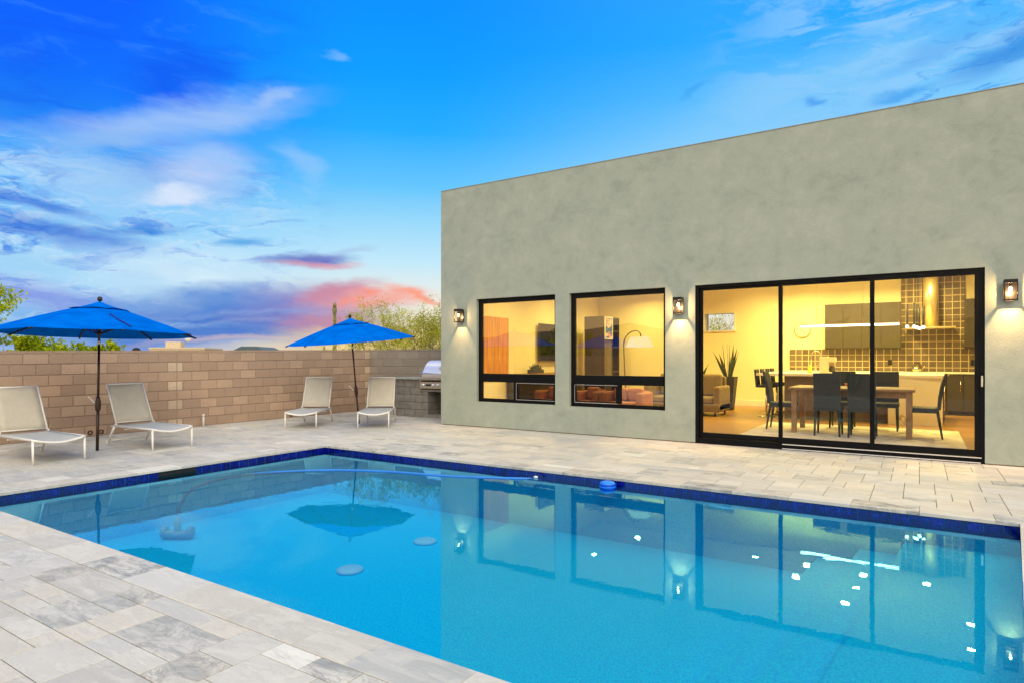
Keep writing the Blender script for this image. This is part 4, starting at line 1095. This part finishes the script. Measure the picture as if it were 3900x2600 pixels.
# plants
def snake(loc, label, s=1.0, seed=1, leaves=9, ph=.9):
    r_ = random.Random(seed); root = thing('snake_plant', label, 'house plant', loc)
    b = MB(); v = [(-.13, -.13), (.13, -.13), (.13, .13), (-.13, .13)]; w = [(q[0]*1.6, q[1]*1.6) for q in v]
    b.hexa([(x, y, 0) for x, y in v]+[(x, y, ph) for x, y in w]); b.build('planter', M['charcoal'], root)
    b = MB()
    for k in range(leaves):
        a = 2*PI*k/leaves+r_.uniform(-.3, .3); lean = r_.uniform(.05, .42); L_ = r_.uniform(.55, .98)*s
        base = Vector((math.cos(a)*.08, math.sin(a)*.08, ph-.02)); d = Vector((math.cos(a)*lean, math.sin(a)*lean, 1)).normalized(); sd_ = d.cross(Vector((r_.gauss(0, 1), r_.gauss(0, 1), 0))).normalized()
        pts_ = []
        for i in range(7):
            u = i/6; wd = .04*math.sin(PI*min(.95, .22+.78*u))**.7*(1-u**4)
            c_ = base+d*L_*u+Vector((math.cos(a), math.sin(a), 0))*lean*.25*u*u*L_; pts_.append((b.bm.verts.new(c_-sd_*wd), b.bm.verts.new(c_+sd_.cross(d)*.008), b.bm.verts.new(c_+sd_*wd)))
        for p_, q_ in zip(pts_, pts_[1:]):
            b.bm.faces.new((p_[0], p_[1], q_[1], q_[0])); b.bm.faces.new((p_[1], p_[2], q_[2], q_[1]))
    b.build('leaves', M['leaf_dark'], root, fix=False)
snake((-4.36, 17.5, IZ+.001), 'snake plant in a tall tapered black planter by the yellow wall', 1.0, 3)
snake((-5.10, 17.2, IZ+.001), 'snake plant half hidden behind the left jamb of the sliding door', .8, 8, 7, .8)
# seen through the left and right windows
plain('wood_panel', M['orange_wood'], [(-9.045, -9.0, 12.56, 13.69, 1.02, 2.58, .006)], 'tall orange wood grained panel on the wall, inside the left window', 'wall panel')
tv = thing('television', 'dark flat television on the wall, at the right of the left window', 'television', (-9.04, 15.85, 1.47))
b = MB(); b.box(.06, .10, -.68, .68, 0, 1.05, .006); b.build('casing', M['charcoal'], tv)
b = MB(); b.box(.101, .104, -.665, .665, .015, 1.035); b.build('screen', M['tv'], tv)
b = MB(); b.box(0, .059, -.2, .2, .35, .75); b.build('bracket', M['charcoal'], tv)
cs = thing('console', 'low brown console under the television', 'console', (-9.03, 13.6, IZ))
b = MB(); b.box(0, .42, 0, 3.0, .93, .99, .005); b.build('top', M['walnut'], cs)
b = MB(); b.box(.02, .40, .03, 2.97, .12, .928, .004); b.build('cabinet', M['taupe'], cs)
def boxplant(loc, label, seed):
    r = thing('planter_box', label, 'planter', loc)
    b = MB(); b.box(-.11, .11, -.26, .26, 0, .10, .006); b.build('box', M['charcoal'], r)
    b = MB(); r_ = random.Random(seed)
    for k in range(260):
        x, y = r_.uniform(-.09, .09), r_.uniform(-.2, .2); h = r_.uniform(.03, .20)*(1-abs(y)/.26)
        p = Vector((x, y, .10)); q = p+Vector((r_.gauss(0, .03), r_.gauss(0, .03), h))
        sd_ = Vector((r_.gauss(0, 1), r_.gauss(0, 1), 0)).normalized()*.010
        b.quad([p-sd_, p+sd_, q+sd_*.4, q-sd_*.4])
    b.build('succulents', M['leaf_dark'], r, fix=False)
boxplant((-8.75, 14.65, IZ+.992), 'dark planter box of succulents on the console, inside the left window', 4)
bx = thing('dark_cabinet', 'tall dark wood cabinet with open shelves, inside the right window', 'cabinet', (-8.45, 17.0, IZ))
b = MB(); b.box(0, .65, 0, .03, 0, 2.63); b.build('front', M['dark_slats'], bx)
b = MB(); b.box(0, .02, .03, 1.12, 0, 2.63); b.box(.02, .645, 1.09, 1.12, 0, 2.63); b.box(.02, .645, .031, 1.09, 2.60, 2.629); b.box(.02, .645, .60, .62, 0, 2.60); b.build('carcass', M['dark_slats'], bx)
for z in (.35, .97, 1.71, 2.2):
    b = MB(); b.box(.021, .64, .621, 1.089, z, z+.03); b.build('shelf', M['taupe'], bx)
b = MB(); b.box(.6, .63, .031, .599, 0.0, 2.60); b.build('door', M['grey_panel'], bx)
pf = thing('framed_picture', 'white framed blue and pink picture on the dark cabinet side', 'picture', (-7.80, 17.02, 2.11))
b = MB(); b.box(0, .02, 0, .03, 0, .66); b.box(0, .02, .53, .56, 0, .66); b.box(0, .02, .0301, .5299, 0, .03); b.box(0, .02, .0301, .5299, .63, .66); b.build('frame', M['quartz'], pf)
b = MB(); b.box(.002, .012, .031, .529, .031, .629); b.build('print', M['print'], pf)
# arc lamp
lm = thing('floor_lamp', 'arched floor lamp with a lit cream shade, inside the right window', 'floor lamp', (-5.98, 14.3, IZ))
b = MB(); b.lathe([(.16, 0), (.16, .03), (.03, .04)], n=24); b.build('base', M['bronze'], lm)
b = MB(); b.tube(cr([(0, 0, .03), (-.02, 0, .6), (-.06, 0, 1.55), (-.05, 0, 1.82), (.08, 0, 2.0), (.26, 0, 2.05), (.36, 0, 1.98), (.37, 0, 1.90)], 5), .012, 8); b.build('pole', M['bronze'], lm)
b = MB(); rings = []
for r__, z in ((.33, 1.66), (.22, 1.90)): rings.append([b.bm.verts.new((.34+r__*math.cos(2*PI*k/32), r__*math.sin(2*PI*k/32), z)) for k in range(32)])
for k in range(32):
    f = b.bm.faces.new((rings[0][k], rings[0][(k+1) % 32], rings[1][(k+1) % 32], rings[1][k])); f.smooth = True
sh = b.build('lamp_shade', M['shade'], lm); md = sh.modifiers.new('thickness', 'SOLIDIFY'); md.thickness = .004
ld = bpy.data.lights.new('lamp_light', 'POINT'); ld.energy = 25; ld.color = (1, .75, .4); ld.shadow_soft_size = .05
lo = bpy.data.objects.new('lamp_light', ld); C.objects.link(lo); lo.parent = lm; lo.location = (.34, 0, 1.74)
# sofas
def sofa(name, loc, w, d, mat, label, cat, seat=.42, back=.85, arm=.60, rz=0, cushions=2):
    r = thing(name, label, cat, loc, rz)
    b = MB(); b.box(-w/2, w/2, -d/2, d/2, .10, seat-.12, .03, seg=3); b.build('base', mat, r)
    for k in range(cushions):
        w_ = (w-.3)/cushions; xa = -w/2+.15+k*w_
        b = MB(); b.box(xa+.005, xa+w_-.005, -d/2+.01, d/2-.2, seat-.118, seat+.03, .04, seg=3); b.build('seat_cushion', mat, r)
        b = MB(); b.box(xa+.01, xa+w_-.01, d/2-.32, d/2-.11, seat+.031, back, .06, seg=3); b.build('back_cushion', mat, r)
    b = MB(); b.box(-w/2+.1, w/2-.1, d/2-.12, d/2+.02, .12, back-.06, .04, seg=3); b.build('backrest', mat, r)
    for s in (-1, 1):
        b = MB(); b.box(*sorted((s*w/2, s*(w/2-.15))), -d/2+.02, d/2-.02, .11, arm, .05, seg=3); b.build('arm', mat, r)
        for sy in (-1, 1):
            b = MB(); b.tube([(s*(w/2-.12), sy*(d/2-.1), .12), (s*(w/2-.12), sy*(d/2-.1), 0)], .02, 8); b.build('leg', M['charcoal'], r)
    return r
sofa('sofa', (-4.95, 15.75, IZ), 1.9, 1.1, M['tan_fabric'], 'tan sofa with thick cushions, split by the wall between window and door', 'sofa', back=1.0, arm=.72)
sofa('armchair', (-6.26, 12.95, IZ), .62, .7, M['orange_fabric'], 'orange armchair in the left lower pane of the right window', 'armchair', back=.74, arm=.66, cushions=1)
sofa('loveseat', (-5.42, 12.95, IZ), 1.0, .75, M['orange_fabric'], 'wide orange seat in the right lower pane of the right window', 'armchair', back=.74, arm=.66)
sofa('armchair', (-7.15, 12.75, IZ), .66, .7, M['orange_fabric'], 'orange armchair at the right of the left window lower pane', 'armchair', back=.74, arm=.66, cushions=1)
# recessed lights
DLW = 34
DL = [(-3.78, 18.1), (-2.5, 18.1), (-2.6, 17.0), (-1.19, 18.1), (-1.27, 17.0), (-1.39, 15.8), (.15, 18.2), (-7.6, 15.9), (-7.2, 18.1), (.89, 15.9), (.82, 14.6), (-7.4, 13.3), (-4.9, 14.6)]  # the one nearest the left window is added to brighten the wall there
dl0 = None
for x, y in DL:
    if dl0 is None:
        dl0 = thing('ceiling_light', 'round recessed ceiling light, most of the set mirrored in the pool', 'ceiling light', (0, 0, 0), 0, 'recessed ceiling lights mirrored in the pool')
        b = MB(); b.lathe([(.095, -.012), (.11, 0)], n=24); b.build('trim', M['quartz'], dl0)
        b = MB(); b.lathe([(.075, -.016), (.08, -.0125)], n=24); b.build('lens', M['downlight'], dl0)
        o = dl0
    else: o = dup(dl0, (0, 0, 0))
    o.location = (x, y, 3.749)
    ld = bpy.data.lights.new('downlight', 'AREA'); ld.shape = 'DISK'; ld.size = .16; ld.energy = DLW; ld.color = (1, .78, .24); ld.spread = rad(150)
    lo = bpy.data.objects.new('downlight', ld); C.objects.link(lo); lo.parent = o; lo.location = (0, 0, -.03)

# ------------------------------------------------------------------ camera
cam = bpy.data.cameras.new('camera'); co_ = bpy.data.objects.new('camera', cam); C.objects.link(co_)
cam.sensor_width = 36; cam.lens = 22.04; cam.shift_y = .0162; cam.clip_end = 6000; cam.clip_start = .05
co_.location = (0, 0, 1.545); co_.rotation_euler = (rad(90), 0, rad(33.02))
bpy.context.scene.camera = co_

# ------------------------------------------------------------------ light: a soft low dusk sun behind the camera to the right
SUN_AZ, SUN_EL = rad(132), rad(38)      # azimuth measured from +y towards +x
sd_ = Vector((math.sin(SUN_AZ)*math.cos(SUN_EL), math.cos(SUN_AZ)*math.cos(SUN_EL), math.sin(SUN_EL)))
sun = bpy.data.lights.new('sun', 'SUN'); sun.energy = 1.75; sun.angle = rad(38); sun.color = (1, .90, .76)
so = bpy.data.objects.new('sun', sun); C.objects.link(so); so.rotation_euler = (-sd_).to_track_quat('-Z', 'Y').to_euler(); so.location = (10, -20, 30)

# ------------------------------------------------------------------ sky
w = bpy.data.worlds.new('World'); bpy.context.scene.world = w; w.use_nodes = True
t = NT(w.node_tree); t.n.clear()
out = t.new('ShaderNodeOutputWorld'); bg = t.new('ShaderNodeBackground'); t.l.new(bg.outputs[0], out.inputs[0])
d = t.coord('Generated')
th = rad(33.02)
fx = t.vmath('DOT_PRODUCT', d, (-math.sin(th), math.cos(th), 0)); rx = t.vmath('DOT_PRODUCT', d, (math.cos(th), math.sin(th), 0))
sp = t.new('ShaderNodeSeparateXYZ'); t.l.new(d, sp.inputs[0])
az = t.math('ARCTAN2', rx, fx); el = t.math('ARCSINE', sp.outputs[2])
def ae(x, y):
    u = (x-1176)/1440; v = (822-y)/1440; return math.atan(u), math.atan(v/math.sqrt(1+u*u))
cv = t.new('ShaderNodeCombineXYZ'); t.put(cv.inputs[0], az); t.put(cv.inputs[1], el)
ED = 40.0
elN = t.frange(el, 0, rad(ED))
def R_(stops): return t.ramp(elN, [(min(1, e/ED), lin(c)) for e, c in stops])
left = R_([(0, (170, 190, 225)), (2, (110, 165, 228)), (6, (160, 212, 246)), (9, (150, 210, 248)), (12, (110, 193, 250)), (16, (40, 155, 252)), (20, (0, 120, 252)), (26, (0, 98, 255)), (40, (0, 90, 230))])
mid = R_([(0, (252, 214, 140)), (2, (252, 224, 165)), (5, (240, 238, 225)), (8.6, (192, 231, 249)), (12, (152, 216, 249)), (15, (100, 197, 252)), (19.6, (30, 172, 255)), (24, (0, 158, 255)), (29, (0, 146, 255)), (40, (20, 140, 245))])
right = R_([(0, (250, 220, 160)), (5, (225, 235, 235)), (10, (195, 230, 248)), (15, (165, 218, 248)), (19, (125, 202, 252)), (22, (85, 187, 253)), (26, (40, 170, 255)), (40, (60, 150, 245))])
back = R_([(0, (250, 200, 120)), (6, (250, 215, 165)), (14, (245, 228, 205)), (25, (205, 220, 235)), (40, (150, 195, 240))])
col = t.mix(t.frange(az, -.62, -.2, 0, 1, True), left, mid)
col = t.mix(t.frange(az, -.15, .4, 0, 1, True), col, right)
absaz = t.math('ABSOLUTE', az)
col = t.mix(t.frange(absaz, 1.1, 1.9, 0, 1, True), col, back)
# pale bright sky overhead, added out of frame as neutral fill light
hi = t.frange(el, rad(33), rad(55), 0, 1, True)
front = t.frange(absaz, .9, 1.3, 1, 0, True)
# domain distortion
dn = t.noise(t.mapping(cv.outputs[0], (5, 14, 1), (0, 0, rad(8))), 1.0, 5, .6, color=True)
dv = t.vmath('MULTIPLY', t.vmath('SUBTRACT', dn, (.5, .5, .5)), (.16, .055, 0))
cd = t.vmath('ADD', cv.outputs[0], dv)
wisp = t.noise(t.mapping(cd, (6, 30, 1), (0, 0, rad(7))), 1.0, 7, .62, .8)
wisp3 = t.noise(t.mapping(cd, (22, 85, 1), (0, 0, rad(5))), 1.0, 6, .65, 1.0)
wisp2 = t.noise(t.mapping(cd, (11, 40, 1), (0, 0, rad(-10))), 1.0, 6, .6, .5)
# faint overall wisps on the left half
lm_ = t.math('MULTIPLY', t.math('MULTIPLY', t.frange(az, -.25, -.5, 0, 1, True), front), t.math('MULTIPLY', t.frange(el, 0.0, rad(5), 0, 1), t.frange(el, rad(17), rad(13), 0, 1, True)))
col = t.mix(t.math('MULTIPLY', t.frange(wisp, .46, .66, 0, .75, True), lm_), col, lin((185, 222, 246)))
col = t.mix(t.math('MULTIPLY', t.frange(wisp2, .50, .64, 0, .85, True), lm_), col, lin((20, 115, 226)))
hm_ = t.math('MULTIPLY', t.math('MULTIPLY', t.frange(az, -.24, -.5, 0, 1, True), front), t.frange(el, rad(13), rad(17), 0, 1, True))
col = t.mix(t.math('MULTIPLY', t.frange(wisp, .48, .62, 0, .38, True), hm_), col, lin((0, 88, 238)))
col = t.mix(t.math('MULTIPLY', t.frange(wisp2, .52, .68, 0, .35, True), hm_), col, lin((70, 160, 252)))
col = t.mix(t.math('MULTIPLY', t.frange(wisp3, .47, .64, 0, .6, True), lm_), col, lin((205, 230, 248)))
rm_ = t.math('MULTIPLY', t.math('MULTIPLY', t.frange(az, .25, .5, 0, 1, True), front), t.frange(el, rad(13), rad(19), 0, 1, True))
col = t.mix(t.math('MULTIPLY', t.frange(wisp, .42, .60, 0, .75, True), rm_), col, lin((150, 205, 252)))
col = t.mix(t.math('MULTIPLY', t.frange(wisp3, .54, .66, 0, .6, True), t.math('MULTIPLY', t.frange(az, .35, .6, 0, 1, True), t.math('MULTIPLY', front, t.frange(el, rad(13), rad(18), 0, 1, True)))), col, lin((35, 145, 235)))
def blob(x, y, rx_, ry_, ang, color, strength, wk=.5, soft=1.0, ws=None):
    global col
    a0, e0 = ae(x, y); u = (x-1176)/1440
    ra = rx_/1440/(1+u*u)**.75; re = ry_/1440/math.sqrt(1+u*u)
    v = t.vmath('SUBTRACT', cd, (a0, e0, 0))
    v = t.mapping(v, (1, 1, 1), (0, 0, rad(-ang)))
    v = t.vmath('MULTIPLY', v, (1/ra, 1/re, 0))
    L = t.vmath('LENGTH', v)
    m_ = t.frange(L, 1.4, .2*soft, 0, 1, True)
    wv_ = t.frange(ws or wisp, .5-.22, .5+.16, 1-wk, 1.0)
    f = t.math('MULTIPLY', t.math('MULTIPLY', m_, wv_), strength, clamp=True)
    col = t.mix(f, col, lin(color))
# deep blue masses
blob(120, 60, 420, 150, 0, (0, 80, 255), .4, .2); blob(420, 185, 150, 48, 20, (0, 75, 240), .7, .35); blob(30, 210, 200, 80, 0, (0, 100, 240), .5, .4)
blob(380, 410, 150, 45, 0, (5, 120, 225), .8, .4)
# lilac streaks
blob(420, 272, 290, 42, 15, (165, 200, 246), .95, .38); blob(625, 226, 62, 11, 17, (165, 198, 246), .75, .4); blob(240, 325, 120, 30, 10, (145, 190, 242), .8, .3)
blob(300, 470, 330, 70, 4, (160, 208, 247), .6, .5); blob(455, 392, 125, 62, 12, (188, 210, 246), .95, .35); blob(400, 450, 110, 14, 10, (222, 233, 251), .85, .3)
blob(190, 405, 150, 60, -5, (160, 203, 245), .85, .4, ws=wisp3); blob(782, 136, 26, 9, 8, (110, 180, 252), .9, .1)
blob(700, 372, 70, 28, -28, (165, 205, 248), .6, .4)
# dark streaks left
blob(70, 465, 160, 16, -5, (10, 100, 215), .85, .4); blob(150, 530, 230, 24, -6, (10, 95, 210), .9, .45); blob(330, 520, 110, 18, 5, (5, 120, 215), .8, .4)
blob(240, 565, 160, 14, -8, (130, 175, 235), .7, .4); blob(570, 550, 50, 14, 5, (50, 155, 225), .8, .4); blob(370, 630, 80, 14, 10, (60, 155, 225), .6, .5)
# bright veil
blob(420, 620, 260, 55, 5, (205, 232, 248), .9, .55); blob(80, 600, 160, 40, 5, (150, 205, 242), .7, .5); blob(480, 655, 120, 26, -10, (215, 238, 248), .8, .4)
blob(110, 680, 140, 44, -10, (140, 160, 228), .85, .4); blob(300, 695, 110, 22, -8, (60, 120, 215), .6, .5)
# purple and pink masses by the horizon
blob(600, 728, 330, 62, 0, (60, 110, 200), 1.0, .4); blob(520, 690, 150, 34, 3, (70, 130, 212), .9, .45); blob(420, 765, 280, 34, 2, (35, 110, 205), 1.0, .45)
blob(690, 700, 150, 46, 6, (135, 125, 195), .8, .35, ws=wisp2); blob(770, 735, 115, 30, 6, (205, 130, 150), .85, .5, ws=wisp3)
blob(845, 688, 140, 27, 2, (250, 142, 120), 1.0, .6, ws=wisp3); blob(950, 688, 90, 10, -14, (252, 150, 118), .9, .4); blob(760, 672, 90, 18, 14, (200, 120, 150), .8, .4)
blob(640, 716, 260, 10, 3, (150, 175, 225), .5, .9, ws=wisp3); blob(400, 735, 200, 9, -4, (150, 190, 235), .5, .9, ws=wisp3); blob(560, 780, 260, 8, 0, (215, 190, 190), .6, .5); blob(860, 775, 190, 26, 0, (253, 218, 140), .85, .2)
blob(722, 598, 92, 20, 7, (98, 106, 190), 1.0, .25); blob(745, 611, 80, 10, 4, (222, 150, 165), .85, .3); blob(800, 570, 70, 8, 10, (165, 190, 225), .6, .4)
# right hand sky
blob(1900, 210, 360, 85, 12, (135, 203, 250), .8, .45); blob(2330, 105, 120, 40, 14, (25, 125, 220), .9, .45); blob(2080, 205, 90, 12, 5, (40, 150, 235), .8, .4); blob(1620, 215, 50, 9, 18, (60, 165, 245), .7, .4); blob(1860, 240, 22, 8, 0, (60, 150, 240), .8, .2)
blob(2150, 110, 120, 24, 18, (70, 160, 240), .5, .5)
col = t.mix(hi, col, (.89, .87, .86))
nish = t.new('ShaderNodeTexSky', sky_type='NISHITA'); nish.sun_disc = False; nish.sun_elevation = SUN_EL; nish.sun_rotation = SUN_AZ
col = t.mix(1.0, col, t.vmath('SCALE', nish.outputs[0], .004), 'ADD')
gm = t.math('ADD', t.frange(hi, 0, 1, 1.0, 1.45), t.math('MULTIPLY', t.frange(absaz, 1.5, 2.1, 0, 1.1, True), t.frange(el, rad(35), rad(15), 0, 1, True)))
t.l.new(col, bg.inputs[0]); t.put(bg.inputs[1], gm)
w.cycles.sampling_method = 'MANUAL'; w.cycles.sample_map_resolution = 512

sc = bpy.context.scene
sc.view_settings.view_transform = 'Standard'; sc.view_settings.look = 'None'; sc.view_settings.exposure = 0; sc.view_settings.gamma = 1
sc.cycles.max_bounces = 10; sc.cycles.transparent_max_bounces = 24; sc.cycles.glossy_bounces = 5; sc.cycles.diffuse_bounces = 4
sc.cycles.sample_clamp_indirect = 6; sc.cycles.use_denoising = True; sc.cycles.caustics_reflective = False; sc.cycles.caustics_refractive = False
